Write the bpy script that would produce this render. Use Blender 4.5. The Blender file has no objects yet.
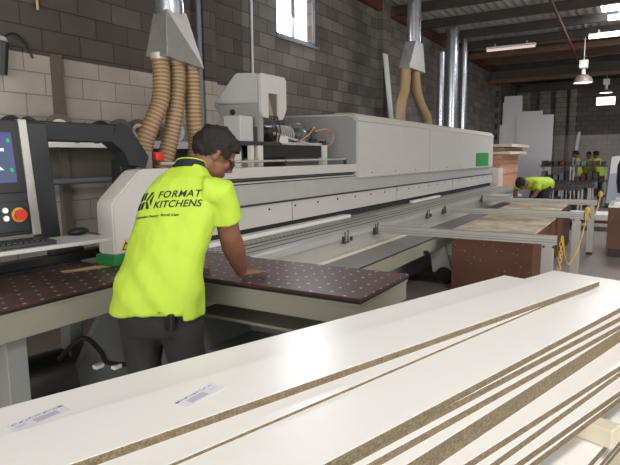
import bpy, bmesh, math, random
from mathutils import Vector, Matrix, noise
from mathutils.bvhtree import BVHTree
random.seed(4)
S = bpy.context.scene
COL = S.collection
PI = math.pi
R = math.radians
# ------------------------------------------------------------------ materials
def newmat(name):
    m = bpy.data.materials.new(name); m.use_nodes = True
    nt = m.node_tree; b = nt.nodes['Principled BSDF']
    return m, nt, b
def N(nt, t, **kw):
    n = nt.nodes.new(t)
    for k, v in kw.items():
        if k in n.inputs.keys(): n.inputs[k].default_value = v
        else: setattr(n, k, v)
    return n
def mth(nt, op, a, b=None, c=None):
    n = nt.nodes.new('ShaderNodeMath'); n.operation = op
    for i, x in enumerate((a, b, c)):
        if x is None: continue
        if isinstance(x, (int, float)): n.inputs[i].default_value = x
        else: nt.links.new(x, n.inputs[i])
    return n.outputs[0]
def mixc(nt, f, a, b):
    n = nt.nodes.new('ShaderNodeMix'); n.data_type = 'RGBA'
    for s, x in ((0, f), (6, a), (7, b)):
        if isinstance(x, (int, float)): n.inputs[s].default_value = x
        elif isinstance(x, tuple): n.inputs[s].default_value = (*x, 1)
        else: nt.links.new(x, n.inputs[s])
    return n.outputs[2]
def srgb(r, g, b):
    f = lambda c: (c/255/12.92) if c/255 <= .04045 else ((c/255+.055)/1.055)**2.4
    return (f(r), f(g), f(b))
def mat(name, c, rough=.6, metal=0., var=.12, scale=6., bump=0., bscale=60., spec=.5, emit=0):
    m, nt, b = newmat(name)
    pos = N(nt, 'ShaderNodeTexCoord').outputs['Object']
    nz = N(nt, 'ShaderNodeTexNoise', Scale=scale, Detail=4.); nt.links.new(pos, nz.inputs['Vector'])
    dk = tuple(x*(1-var) for x in c); lt = tuple(min(1, x*(1+var)) for x in c)
    nt.links.new(mixc(nt, nz.outputs['Fac'], dk, lt), b.inputs['Base Color'])
    b.inputs['Roughness'].default_value = rough; b.inputs['Metallic'].default_value = metal
    b.inputs['Specular IOR Level'].default_value = spec
    if emit:
        b.inputs['Emission Color'].default_value = (*c, 1); b.inputs['Emission Strength'].default_value = emit
    if bump:
        n2 = N(nt, 'ShaderNodeTexNoise', Scale=bscale, Detail=3.); nt.links.new(pos, n2.inputs['Vector'])
        bp = N(nt, 'ShaderNodeBump', Strength=bump, Distance=.01)
        nt.links.new(n2.outputs['Fac'], bp.inputs['Height']); nt.links.new(bp.outputs[0], b.inputs['Normal'])
    return m
M = {}
M['white'] = mat('machine_white', (.50, .49, .465), .45, var=.05)
M['cream'] = mat('machine_cream', (.58, .55, .48), .5, var=.06)
M['panelgrey'] = mat('panel_grey', (.44, .44, .43), .45, var=.05)
M['steel'] = mat('steel_strip', (.46, .455, .45), .4, .2, var=.1)
M['alu'] = mat('aluminium', (.42, .415, .385), .42, .2, var=.08)
M['galv'] = mat('galvanised', (.50, .53, .57), .26, .85, var=.2, scale=14)
M['hoodgalv'] = mat('hood_galvanised', (.46, .45, .43), .35, .6, var=.15, scale=20)
M['beige'] = mat('beige_paint', (.26, .255, .205), .55, var=.06)
M['greypaint'] = mat('grey_paint', (.24, .25, .24), .5, var=.06)
M['bluegrey'] = mat('blue_grey_paint', (.16, .18, .20), .5, var=.1)
M['black'] = mat('black_plastic', (.012, .012, .013), .45, var=.2)
M['blackmetal'] = mat('black_metal', (.016, .018, .022), .4, var=.2)
M['darkmetal'] = mat('dark_metal', (.06, .058, .055), .45, .5, var=.3, scale=20)
M['dark'] = mat('dark_slot', (.02, .019, .017), .8, var=.3)
M['hose'] = mat('tan_hose', (.36, .245, .125), .55, var=.15, scale=10)
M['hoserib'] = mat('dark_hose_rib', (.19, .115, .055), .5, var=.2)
M['green'] = mat('green_plastic', (.012, .17, .035), .45, var=.1)
M['greensign'] = mat('green_sign', (.03, .26, .06), .5, var=.05)
M['red'] = mat('red_plastic', (.62, .03, .015), .4, var=.1)
M['yellow'] = mat('yellow_plastic', (.60, .38, .06), .45, var=.1)
M['orange'] = mat('orange_hose', (.42, .22, .08), .5, var=.1)
M['skin'] = mat('skin', (.20, .088, .052), .5, var=.18, scale=18, bump=.15, bscale=200)
M['hair'] = mat('hair', (.009, .0055, .004), .7, var=.4, scale=60, bump=.8, bscale=160)
M['shirt'] = mat('hi_vis_shirt', (.44, .62, .05), .75, var=.04, scale=8, bump=.12, bscale=400)
M['navy'] = mat('navy_cloth', (.008, .012, .02), .8, var=.2)
M['trouser'] = mat('dark_trousers', (.022, .022, .022), .85, var=.3, scale=12, bump=.3, bscale=180)
M['boot'] = mat('boot_leather', (.03, .022, .015), .6, var=.3)
M['ink'] = mat('shirt_ink', (.01, .02, .02), .7, var=.1)
M['timber'] = mat('timber', (.30, .215, .13), .7, var=.25, scale=9)
M['paletimber'] = mat('pale_timber', (.62, .56, .44), .65, var=.12, scale=7)
M['rust'] = mat('red_oxide_steel', (.095, .03, .022), .6, var=.35, scale=4)
M['purlin'] = mat('dark_purlin', (.05, .042, .037), .7, var=.4, scale=3)
M['orangebeam'] = mat('timber_purlin', (.12, .062, .035), .65, var=.4, scale=2.5)
M['cartgrey'] = mat('cart_grey', (.42, .44, .52), .5, var=.04)
M['whitepanel'] = mat('white_melamine_far', (.80, .79, .82), .5, var=.03)
M['copper'] = mat('salmon_board', (.60, .33, .21), .6, var=.14, scale=8)
M['paper'] = mat('paper', (.68, .68, .76), .6, var=.02)
M['print'] = mat('print_grey', (.42, .42, .50), .7, var=.2, scale=200)
M['inkdark'] = mat('print_dark', (.08, .08, .12), .7, var=.2)
M['whiteplastic'] = mat('white_plastic', (.75, .75, .73), .4, var=.03)
M['lampshade'] = mat('lamp_shade', (.22, .17, .14), .5, .2, var=.2)
M['tape'] = mat('masking_tape', (.50, .36, .16), .6, var=.15)
M['endgrey'] = mat('end_plate_grey', (.27, .275, .275), .5, var=.06)
M['stud'] = mat('dark_stud', (.11, .095, .078), .8, var=.2)
def emis(name, c, s):
    m = bpy.data.materials.new(name); m.use_nodes = True; nt = m.node_tree
    nt.nodes.clear(); e = N(nt, 'ShaderNodeEmission'); o = N(nt, 'ShaderNodeOutputMaterial')
    e.inputs[0].default_value = (*c, 1); e.inputs[1].default_value = s
    nt.links.new(e.outputs[0], o.inputs[0]); return m
M['tube'] = emis('lit_tube', (1, .97, .93), 4)
M['tubeoff'] = emis('dim_tube', (.9, .72, .68), .55)
M['skylight'] = emis('sky_panel', (.95, .97, 1), 5)
M['bulb'] = emis('lit_bulb', (1, .9, .97), 5)
def chip():
    m, nt, b = newmat('chipboard_edge')
    pos = N(nt, 'ShaderNodeTexCoord').outputs['Object']
    v = N(nt, 'ShaderNodeTexVoronoi', Scale=230.); nt.links.new(pos, v.inputs['Vector'])
    n = N(nt, 'ShaderNodeTexNoise', Scale=120., Detail=5.); nt.links.new(pos, n.inputs['Vector'])
    s = N(nt, 'ShaderNodeSeparateColor'); nt.links.new(v.outputs['Color'], s.inputs[0])
    c = mixc(nt, s.outputs[0], (.085, .062, .034), (.27, .21, .125))
    c = mixc(nt, mth(nt, 'MULTIPLY', n.outputs['Fac'], .55), c, (.13, .10, .06))
    nt.links.new(c, b.inputs['Base Color']); b.inputs['Roughness'].default_value = .85
    return m
M['chip'] = chip()
M['melamine'] = mat('white_melamine', (.80, .79, .765), .28, var=.012, spec=.4)
def dots():
    m, nt, b = newmat('air_table_top')
    pos = N(nt, 'ShaderNodeNewGeometry').outputs['Position']
    s = N(nt, 'ShaderNodeSeparateXYZ'); nt.links.new(pos, s.inputs[0])
    px, py = .097, .104
    row = mth(nt, 'DIVIDE', mth(nt, 'SUBTRACT', s.outputs[1], 2.945-10*py-py/2), py)
    rf = mth(nt, 'FLOOR', row); par = mth(nt, 'MULTIPLY', mth(nt, 'MODULO', rf, 2.), .5)
    cx = mth(nt, 'ADD', mth(nt, 'DIVIDE', mth(nt, 'SUBTRACT', s.outputs[0], 1.79-px/2), px), par)
    dx = mth(nt, 'MULTIPLY', mth(nt, 'SUBTRACT', mth(nt, 'FRACT', cx), .5), px)
    dy = mth(nt, 'MULTIPLY', mth(nt, 'SUBTRACT', mth(nt, 'FRACT', row), .5), py)
    d = mth(nt, 'SQRT', mth(nt, 'ADD', mth(nt, 'POWER', dx, 2.), mth(nt, 'POWER', dy, 2.)))
    sn = N(nt, 'ShaderNodeSeparateXYZ'); nt.links.new(nt.nodes['Geometry'].outputs['Normal'], sn.inputs[0])
    f = mth(nt, 'MULTIPLY', mth(nt, 'LESS_THAN', d, .0095), mth(nt, 'GREATER_THAN', sn.outputs[2], .9))
    nz = N(nt, 'ShaderNodeTexNoise', Scale=5.); nt.links.new(pos, nz.inputs['Vector'])
    base = mixc(nt, nz.outputs['Fac'], (.050, .022, .019), (.088, .041, .035))
    nt.links.new(mixc(nt, f, base, (.58, .52, .46)), b.inputs['Base Color'])
    b.inputs['Roughness'].default_value = .33; b.inputs['Specular IOR Level'].default_value = .35
    return m
M['dots'] = dots()
def block(name, ax, paintz, darkx=None, xlim=None, g0=(.088, .078, .069), g1=(.125, .111, .099), paint=(.40, .365, .32), mort=(.058, .051, .045)):
    m, nt, b = newmat(name)
    pos = N(nt, 'ShaderNodeNewGeometry').outputs['Position']
    s = N(nt, 'ShaderNodeSeparateXYZ'); nt.links.new(pos, s.inputs[0])
    cb = N(nt, 'ShaderNodeCombineXYZ'); nt.links.new(s.outputs[ax], cb.inputs[0]); nt.links.new(s.outputs[2], cb.inputs[1])
    br = N(nt, 'ShaderNodeTexBrick', Scale=1.); nt.links.new(cb.outputs[0], br.inputs['Vector'])
    br.inputs['Brick Width'].default_value = .4; br.inputs['Row Height'].default_value = .2
    br.inputs['Mortar Size'].default_value = .007; br.inputs['Mortar Smooth'].default_value = .3; br.inputs['Bias'].default_value = 0
    br.inputs['Color1'].default_value = (*g0, 1); br.inputs['Color2'].default_value = (*g1, 1); br.inputs['Mortar'].default_value = (*mort, 1)
    br2 = N(nt, 'ShaderNodeTexBrick', Scale=1.); nt.links.new(cb.outputs[0], br2.inputs['Vector'])
    br2.inputs['Brick Width'].default_value = .4; br2.inputs['Row Height'].default_value = .2
    br2.inputs['Mortar Size'].default_value = .004; br2.inputs['Mortar Smooth'].default_value = .3
    br2.inputs['Color1'].default_value = (*paint, 1); br2.inputs['Color2'].default_value = (*[c*.92 for c in paint], 1)
    br2.inputs['Mortar'].default_value = (*[c*.45 for c in paint], 1)
    nz = N(nt, 'ShaderNodeTexNoise', Scale=2.2, Detail=6.); nt.links.new(pos, nz.inputs['Vector'])
    f = mth(nt, 'LESS_THAN', s.outputs[2], paintz)
    if xlim is not None: f = mth(nt, 'MULTIPLY', f, mth(nt, 'LESS_THAN', s.outputs[0], xlim))
    raw = br.outputs[0]
    if darkx is not None: raw = mixc(nt, mth(nt, 'LESS_THAN', s.outputs[0], darkx), raw, mixc(nt, .55, raw, (.028, .022, .017)))  # unpainted blocks mixed towards dark brown below an X limit
    c = mixc(nt, f, raw, br2.outputs[0])
    c2 = N(nt, 'ShaderNodeMix', data_type='RGBA', blend_type='MULTIPLY'); c2.inputs[0].default_value = .6
    nt.links.new(c, c2.inputs[6])
    rmp = N(nt, 'ShaderNodeMapRange'); rmp.inputs['To Min'].default_value = .45; rmp.inputs['To Max'].default_value = 1.4
    nt.links.new(nz.outputs['Fac'], rmp.inputs['Value']); nt.links.new(rmp.outputs[0], c2.inputs[7])
    nt.links.new(c2.outputs[2], b.inputs['Base Color']); b.inputs['Roughness'].default_value = .9
    bp = N(nt, 'ShaderNodeBump', Strength=.6, Distance=.01); nt.links.new(mth(nt, 'SUBTRACT', 1., br.outputs['Fac']), bp.inputs['Height'])
    nt.links.new(bp.outputs[0], b.inputs['Normal'])
    return m
M['wallL'] = block('block_wall_left', 0, 2.56, xlim=6.2, darkx=6.2, g0=(.105, .093, .083), g1=(.19, .17, .152))
M['pier'] = block('block_pier', 1, 2.42, g0=(.25, .225, .20), g1=(.31, .28, .25), paint=(.42, .39, .36))
M['wallB'] = block('block_wall_back', 1, 2.42, g0=(.13, .117, .108), g1=(.165, .15, .138), paint=(.50, .47, .45))
def mdf():
    m, nt, b = newmat('brown_board_side')
    pos = N(nt, 'ShaderNodeNewGeometry').outputs['Position']
    v = N(nt, 'ShaderNodeTexVoronoi', Scale=16.); nt.links.new(pos, v.inputs['Vector'])
    nz = N(nt, 'ShaderNodeTexNoise', Scale=3., Detail=5.); nt.links.new(pos, nz.inputs['Vector'])
    c = mixc(nt, nz.outputs['Fac'], (.075, .028, .014), (.16, .062, .03))
    c = mixc(nt, mth(nt, 'LESS_THAN', v.outputs['Distance'], .13), c, (.30, .17, .09))
    nt.links.new(c, b.inputs['Base Color']); b.inputs['Roughness'].default_value = .6
    return m
M['mdf'] = mdf()
def worn():
    m, nt, b = newmat('worn_board_top')
    pos = N(nt, 'ShaderNodeNewGeometry').outputs['Position']
    nz = N(nt, 'ShaderNodeTexNoise', Scale=2.6, Detail=7., Roughness=.65); nt.links.new(pos, nz.inputs['Vector'])
    r = N(nt, 'ShaderNodeMapRange'); r.inputs['From Min'].default_value = .4; r.inputs['From Max'].default_value = .62
    nt.links.new(nz.outputs['Fac'], r.inputs['Value'])
    nt.links.new(mixc(nt, r.outputs[0], (.80, .72, .56), (.50, .37, .23)), b.inputs['Base Color']); b.inputs['Roughness'].default_value = .5
    return m
M['worn'] = worn()
def conc():
    m, nt, b = newmat('concrete_floor')
    pos = N(nt, 'ShaderNodeNewGeometry').outputs['Position']
    nz = N(nt, 'ShaderNodeTexNoise', Scale=1.1, Detail=8., Roughness=.6); nt.links.new(pos, nz.inputs['Vector'])
    nt.links.new(mixc(nt, nz.outputs['Fac'], (.17, .145, .13), (.31, .27, .25)), b.inputs['Base Color'])
    b.inputs['Roughness'].default_value = .42
    return m
M['floor'] = conc()
def perf():
    m, nt, b = newmat('perforated_rail')
    pos = N(nt, 'ShaderNodeNewGeometry').outputs['Position']
    s = N(nt, 'ShaderNodeSeparateXYZ'); nt.links.new(pos, s.inputs[0])
    f = mth(nt, 'LESS_THAN', mth(nt, 'FRACT', mth(nt, 'MULTIPLY', s.outputs[0], 14.)), .42)
    g = mth(nt, 'GREATER_THAN', mth(nt, 'FRACT', mth(nt, 'MULTIPLY', s.outputs[1], 16.)), .35)
    nt.links.new(mixc(nt, mth(nt, 'MULTIPLY', f, g), (.30, .295, .28), (.05, .045, .04)), b.inputs['Base Color'])
    b.inputs['Roughness'].default_value = .4; return m
M['perf'] = perf()
def corr():
    m, nt, b = newmat('corrugated_iron')
    pos = N(nt, 'ShaderNodeNewGeometry').outputs['Position']
    nz = N(nt, 'ShaderNodeTexNoise', Scale=1.5, Detail=6.); nt.links.new(pos, nz.inputs['Vector'])
    nt.links.new(mixc(nt, nz.outputs['Fac'], (.40, .385, .37), (.58, .56, .54)), b.inputs['Base Color'])
    b.inputs['Roughness'].default_value = .5; b.inputs['Metallic'].default_value = .2; return m
M['corr'] = corr()
def glass():
    m, nt, b = newmat('window_glass')
    b.inputs['Base Color'].default_value = (1, 1, 1, 1); b.inputs['Roughness'].default_value = .05
    b.inputs['Transmission Weight'].default_value = 1; b.inputs['IOR'].default_value = 1.02
    return m
M['glass'] = glass()
def screen():
    m, nt, b = newmat('lit_screen')
    b.inputs['Base Color'].default_value = (.01, .01, .02, 1); b.inputs['Roughness'].default_value = .3
    b.inputs['Emission Color'].default_value = (.035, .04, .17, 1); b.inputs['Emission Strength'].default_value = .8
    return m
M['screen'] = screen()
M['scr_grey'] = emis('screen_grey', (.10, .13, .19), .8)
M['scr_white'] = emis('screen_white', (.8, .85, .95), .9)
M['scr_green'] = emis('screen_green', (.02, .6, .1), .8)
M['ledw'] = emis('lit_button', (.95, .95, 1.), 1.0)

# ------------------------------------------------------------------ geometry helpers
def V(*a): return Vector(a)
def frame(d):
    d = d.normalized(); a = Vector((0, 0, 1)) if abs(d.z) < .9 else Vector((1, 0, 0))
    u = d.cross(a).normalized(); w = d.cross(u).normalized(); return u, w
class MB:
    def __init__(s): s.bm = bmesh.new(); s.mi = 0
    def poly(s, vs, fs):
        b = [s.bm.verts.new(v) for v in vs]
        for f in fs:
            try: fc = s.bm.faces.new([b[i] for i in f]); fc.material_index = s.mi
            except ValueError: pass
        return b
    def box(s, x0, x1, y0, y1, z0, z1, bev=0):
        x0, x1 = sorted((x0, x1)); y0, y1 = sorted((y0, y1)); z0, z1 = sorted((z0, z1))
        if not bev:
            s.poly([(x, y, z) for x in (x0, x1) for y in (y0, y1) for z in (z0, z1)],
                   [(0, 1, 3, 2), (4, 6, 7, 5), (0, 4, 5, 1), (2, 3, 7, 6), (0, 2, 6, 4), (1, 5, 7, 3)]); return s
        t = bmesh.new(); bmesh.ops.create_cube(t, size=1)
        for v in t.verts: v.co = ((x0+x1)/2+v.co.x*(x1-x0), (y0+y1)/2+v.co.y*(y1-y0), (z0+z1)/2+v.co.z*(z1-z0))
        bmesh.ops.bevel(t, geom=t.edges[:], offset=bev, segments=2, affect='EDGES', profile=.5)
        s.merge(t); return s
    def obox(s, c, ax, ay, az, hx, hy, hz, bev=0):
        t = bmesh.new(); bmesh.ops.create_cube(t, size=2)
        for v in t.verts: v.co = (v.co.x*hx, v.co.y*hy, v.co.z*hz)
        if bev: bmesh.ops.bevel(t, geom=t.edges[:], offset=bev, segments=2, affect='EDGES', profile=.5)
        for v in t.verts: v.co = c + ax*v.co.x + ay*v.co.y + az*v.co.z
        s.merge(t); return s
    def merge(s, t, mtx=None):
        if mtx: bmesh.ops.transform(t, matrix=mtx, verts=t.verts)
        mp = {}
        for v in t.verts: mp[v] = s.bm.verts.new(v.co)
        for f in t.faces:
            try: n = s.bm.faces.new([mp[v] for v in f.verts]); n.material_index = s.mi; n.smooth = f.smooth
            except ValueError: pass
        t.free()
    def cyl(s, a, b, r, r2=None, n=20, cap=True):
        a, b = Vector(a), Vector(b); r2 = r if r2 is None else r2; u, w = frame(b-a)
        vs = [a+(u*math.cos(k*2*PI/n)+w*math.sin(k*2*PI/n))*r for k in range(n)] + [b+(u*math.cos(k*2*PI/n)+w*math.sin(k*2*PI/n))*r2 for k in range(n)]
        fs = [(k, (k+1) % n, n+(k+1) % n, n+k) for k in range(n)]
        if cap: fs += [tuple(range(n))[::-1], tuple(range(n, 2*n))]
        s.poly(vs, fs); return s
    def tube(s, pts, r, n=12, rib=0, step=None):
        pts = [Vector(p) for p in pts]; rs = r if isinstance(r, (list, tuple)) else [r]*len(pts)
        rings = []; u = None
        for i, p in enumerate(pts):
            d = (pts[min(i+1, len(pts)-1)]-pts[max(i-1, 0)]).normalized()
            if u is None: u, w = frame(d)
            else:
                u = (u-d*u.dot(d)).normalized(); w = d.cross(u)
            rings.append([p+(u*math.cos(k*2*PI/n)+w*math.sin(k*2*PI/n))*rs[i] for k in range(n)])
        vs = [v for rg in rings for v in rg]
        fs = [(i*n+k, i*n+(k+1) % n, (i+1)*n+(k+1) % n, (i+1)*n+k) for i in range(len(rings)-1) for k in range(n)]
        L = (len(rings)-1)*n
        fs += [tuple(range(n))[::-1], tuple(range(L, L+n))]
        s.poly(vs, fs); return s
    def prism(s, pts, off):
        off = Vector(off); n = len(pts); pts = [Vector(p) for p in pts]
        s.poly(pts+[p+off for p in pts], [tuple(range(n)), tuple(range(n, 2*n))[::-1]]+[(k, k+n, (k+1) % n+n, (k+1) % n) for k in range(n)]); return s
    def loft(s, rings, n=24, pw=2.0):
        # rings: (centre, ax, ay, a, b)
        vs = []
        for c, ax, ay, a, b in rings:
            c, ax, ay = Vector(c), Vector(ax).normalized(), Vector(ay).normalized()
            for k in range(n):
                t = k*2*PI/n; ct, st = math.cos(t), math.sin(t)
                ct = math.copysign(abs(ct)**(2/pw), ct); st = math.copysign(abs(st)**(2/pw), st)
                vs.append(c+ax*a*ct+ay*b*st)
        L = len(rings)
        fs = [(i*n+k, i*n+(k+1) % n, (i+1)*n+(k+1) % n, (i+1)*n+k) for i in range(L-1) for k in range(n)]
        fs += [tuple(range(n))[::-1], tuple(range((L-1)*n, L*n))]
        s.poly(vs, fs); return s
    def ell(s, c, rx, ry, rz, rot=None, seg=24):
        t = bmesh.new(); bmesh.ops.create_uvsphere(t, u_segments=seg, v_segments=seg//2, radius=1)
        m = Matrix.Translation(Vector(c)) @ (rot.to_4x4() if rot else Matrix.Identity(4)) @ Matrix.Diagonal((rx, ry, rz, 1))
        s.merge(t, m); return s
    def lathe(s, c, prof, n=28, axis=(0, 0, 1)):
        c = Vector(c); ax = Vector(axis).normalized(); u, w = frame(ax)
        vs = [c+ax*h+(u*math.cos(k*2*PI/n)+w*math.sin(k*2*PI/n))*r for r, h in prof for k in range(n)]
        fs = [(i*n+k, i*n+(k+1) % n, (i+1)*n+(k+1) % n, (i+1)*n+k) for i in range(len(prof)-1) for k in range(n)]
        s.poly(vs, fs); return s
def wloc(o):
    l = Vector((0, 0, 0))
    while o is not None: l += o.location; o = o.parent
    return l
def obj(name, mb, mats, parent=None, loc=None, smooth=None, label=None):
    bm = mb.bm if isinstance(mb, MB) else mb
    bmesh.ops.recalc_face_normals(bm, faces=bm.faces[:])
    org = Vector(loc) if loc is not None else Vector((0, 0, 0))
    base = wloc(parent) if parent else org
    bmesh.ops.translate(bm, vec=-base, verts=bm.verts[:])
    me = bpy.data.meshes.new(name); bm.to_mesh(me); bm.free()
    for m in (mats if isinstance(mats, (list, tuple)) else [mats]): me.materials.append(M[m] if isinstance(m, str) else m)
    o = bpy.data.objects.new(name, me); COL.objects.link(o)
    if parent: o.parent = parent
    else: o.location = org
    if smooth:
        for p in me.polygons: p.use_smooth = True
        if smooth != 'all':
            try: me.set_sharp_from_angle(angle=R(35))
            except Exception: pass
    if label: o['label'] = label
    return o
def tag(o, label=None, cat=None, group=None, kind=None):
    if label: o['label'] = label
    if cat: o['category'] = cat
    if group: o['group'] = group
    if kind: o['kind'] = kind
    return o
def thing(name, label, cat, loc=(0, 0, 0), group=None):
    o = bpy.data.objects.new(name, None); COL.objects.link(o); o.location = loc; o.empty_display_size = .1
    return tag(o, label, cat, group)
def struct(name, mb, m, loc=None): return tag(obj(name, mb, m, loc=loc), kind='structure')
def copy_tree(o, parent=None):
    c = o.copy(); COL.objects.link(c); c.parent = parent
    for ch in [x for x in bpy.data.objects if x.parent == o]: copy_tree(ch, c)
    return c
def fused(mb, voxel, it=2):
    """unify overlapping closed pieces into one continuous skin; returns a bmesh"""
    me = bpy.data.meshes.new('t'); bmesh.ops.recalc_face_normals(mb.bm, faces=mb.bm.faces[:]); mb.bm.to_mesh(me); mb.bm.free()
    o = bpy.data.objects.new('t', me); COL.objects.link(o)
    r = o.modifiers.new('r', 'REMESH'); r.mode = 'VOXEL'; r.voxel_size = voxel
    if it:
        sm = o.modifiers.new('s', 'SMOOTH'); sm.iterations = it; sm.factor = .5
    dg = bpy.context.evaluated_depsgraph_get(); dg.update()
    m2 = bpy.data.meshes.new_from_object(o.evaluated_get(dg))
    b = bmesh.new(); b.from_mesh(m2)
    bpy.data.objects.remove(o); bpy.data.meshes.remove(m2); bpy.data.meshes.remove(me)
    return b
def bez(pts, n=16):
    pts = [Vector(p) for p in pts]; out = []
    P = [2*pts[0]-pts[1]]+pts+[2*pts[-1]-pts[-2]]
    for i in range(1, len(P)-2):
        for k in range(n):
            t = k/n; a, b, c, d = P[i-1], P[i], P[i+1], P[i+2]
            out.append(.5*((2*b)+(-a+c)*t+(2*a-5*b+4*c-d)*t*t+(-a+3*b-3*c+d)*t**3))
    out.append(pts[-1]); return out
def wave_hose(path, r, pitch=.022, n=14):
    """corrugated hose: radius swings along a resampled path; dark ribs in the valleys"""
    d = [0]
    for i in range(1, len(path)): d.append(d[-1]+(path[i]-path[i-1]).length)
    L = d[-1]; cnt = int(L/pitch)*2; pts, rs = [], []
    j = 0
    for k in range(cnt+1):
        t = L*k/cnt
        while j < len(d)-2 and d[j+1] < t: j += 1
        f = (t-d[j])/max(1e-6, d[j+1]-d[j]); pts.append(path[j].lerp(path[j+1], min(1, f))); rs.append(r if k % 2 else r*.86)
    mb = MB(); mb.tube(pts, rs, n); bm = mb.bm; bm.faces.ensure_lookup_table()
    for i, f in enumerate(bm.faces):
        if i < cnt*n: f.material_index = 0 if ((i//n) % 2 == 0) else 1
    return mb
def text_mesh(s, size, bold=0, shear=0, font=None, space=1.):
    cu = bpy.data.curves.new('t', 'FONT'); cu.body = s; cu.size = size; cu.offset = bold; cu.shear = shear; cu.space_character = space
    o = bpy.data.objects.new('t', cu); COL.objects.link(o)
    dg = bpy.context.evaluated_depsgraph_get(); dg.update()
    me = bpy.data.meshes.new_from_object(o.evaluated_get(dg)); b = bmesh.new(); b.from_mesh(me)
    bpy.data.objects.remove(o); bpy.data.curves.remove(cu); return b

# ------------------------------------------------------------------ camera
Mx = [[0.5154292, 0.12260967, 0.84811532], [-0.85686924, 0.06174841, 0.51182247], [-0.01038461, 0.99053218, -0.13688739]]
CM = Matrix(((0.5154292, 0.12260967, -0.84811532, 0), (-0.85686924, 0.06174841, -0.51182247, 0), (-0.01038461, 0.99053218, 0.13688739, 1.6), (0, 0, 0, 1)))
cam = bpy.data.cameras.new('camera'); co = bpy.data.objects.new('camera', cam); COL.objects.link(co); S.camera = co
co.matrix_world = CM; cam.sensor_width = 36; cam.lens = 36*543/620; cam.clip_start = .05

# ------------------------------------------------------------------ SETTING
YW = 4.8; XB = 26.0; XF = -7.0; YR = -11.0; ZT = 4.78
struct('floor', MB().box(XF, XB+.2, YR, YW+.2, -.2, 0), 'floor')
w = MB()
wx0, wx1, wz0, wz1 = 7.05, 8.25, 3.45, 4.25
w.box(XF, wx0, YW, YW+.2, 0, ZT+.2); w.box(wx1, XB, YW, YW+.2, 0, ZT+.2)
w.box(wx0, wx1, YW, YW+.2, 0, wz0); w.box(wx0, wx1, YW, YW+.2, wz1, ZT+.2)
struct('wall_left', w, 'wallL')
for i, x in enumerate((5.28, 10.75, 16.2, 21.6)):
    tag(obj('trim_%d' % (i+1), MB().box(x, x+.4 if i else x+.22, YW-.12, YW, 0, ZT), 'wallL'), kind='structure')
# back wall with window
bw = MB(); by0, by1, bz0, bz1 = .98, 1.72, 3.6, 3.98
bw.box(XB, XB+.2, YR, by0, 0, ZT+.2); bw.box(XB, XB+.2, by1, YW+.2, 0, ZT+.2)
bw.box(XB, XB+.2, by0, by1, 0, bz0); bw.box(XB, XB+.2, by0, by1, bz1, ZT+.2)
struct('wall_back', bw, 'wallB')
for i, (y0, y1) in enumerate(((4.25, 4.79), (3.42, 3.85), (2.79, 3.22), (2.40, 2.66))):
    tag(obj('trim_%d' % (i+50), MB().box(XB-.25, XB, y0, y1, 0, 4.3), 'pier'), kind='structure')
# right and front walls with open roller doorways (behind the camera)
rw = MB()
rw.box(XF, 1, YR-.2, YR, 0, ZT+.2); rw.box(1, 9, YR-.2, YR, 4.2, ZT+.2); rw.box(9, XB, YR-.2, YR, 0, ZT+.2)
struct('wall_right', rw, 'wallB')
fw = MB(); fw.box(XF-.2, XF, YR, -6, 0, ZT+.2); fw.box(XF-.2, XF, -6, 2, 4.2, ZT+.2); fw.box(XF-.2, XF, 2, YW+.2, 0, ZT+.2)
struct('wall_front', fw, 'wallB')
# corrugated roof: ribs run along X
roof = MB(); sk = [(13.1, 15.4, -.35, .88), (13.1, 15.4, -4, -3), (7, 9.5, -4, -3), (1, 3.5, -4, -3), (19, 21.5, -4, -3)]
ys = []; y = YW+.2; k = 0
while y > YR: ys.append((y, ZT+.05+(.03 if k % 2 else 0))); y -= .09; k += 1
def roofstrip(x0, x1, ya, yb):
    q = [p for p in ys if ya <= p[0] <= yb]
    vs = [(x, p[0], p[1]) for p in q for x in (x0, x1)]
    roof.poly(vs, [(2*i, 2*i+1, 2*i+3, 2*i+2) for i in range(len(q)-1)])
xs = [XF, XB+.2]
roofstrip(XF, 13.1, YR, YW+.3); roofstrip(15.4, XB+.2, YR, YW+.3)
roofstrip(13.1, 15.4, .88, YW+.3); roofstrip(13.1, 15.4, -3.0, -.35); roofstrip(13.1, 15.4, YR, -4)
struct('ceiling', roof, 'corr')
for i, (x0, x1, y0, y1) in enumerate(sk[:2]):
    tag(obj('window_%d' % (i+3), MB().box(x0-.1, x1+.1, y0-.1, y1+.1, ZT+.1, ZT+.11), 'skylight'), kind='structure')
# eave beam and purlins
tag(obj('trim_8', MB().box(XF, XB, YW-.1, YW, ZT-.22, ZT-.0), 'rust'), kind='structure')
x = 5.3; i = 9
while x < XB-.3:
    b = MB(); b.box(x, x+.07, YR, YW-.1, ZT-.16, ZT+.04); b.box(x-.05, x, YR, YW-.1, ZT-.16, ZT-.145)
    tag(obj('trim_%d' % i, b, 'orangebeam' if i == 18 else 'purlin'), kind='structure'); x += 1.55; i += 1
# deeper cross beams and a brace running along the roof
tag(obj('trim_40', MB().box(20.2, 20.4, YR, YW-.1, ZT-.62, ZT-.26), 'purlin'), kind='structure')
tag(obj('trim_41', MB().box(16.9, 17.0, YR, YW-.1, ZT-.32, ZT-.17), 'orangebeam'), kind='structure')
tag(obj('trim_42', MB().box(20.1, 20.2, YR, YW-.1, ZT-.68, ZT-.56), 'orangebeam'), kind='structure')
br = MB(); br.tube([(9, 1.55, ZT-.3), (20, 1.75, ZT-.5)], .035, 8); tag(obj('trim_43', br, 'rust'), kind='structure')
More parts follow.
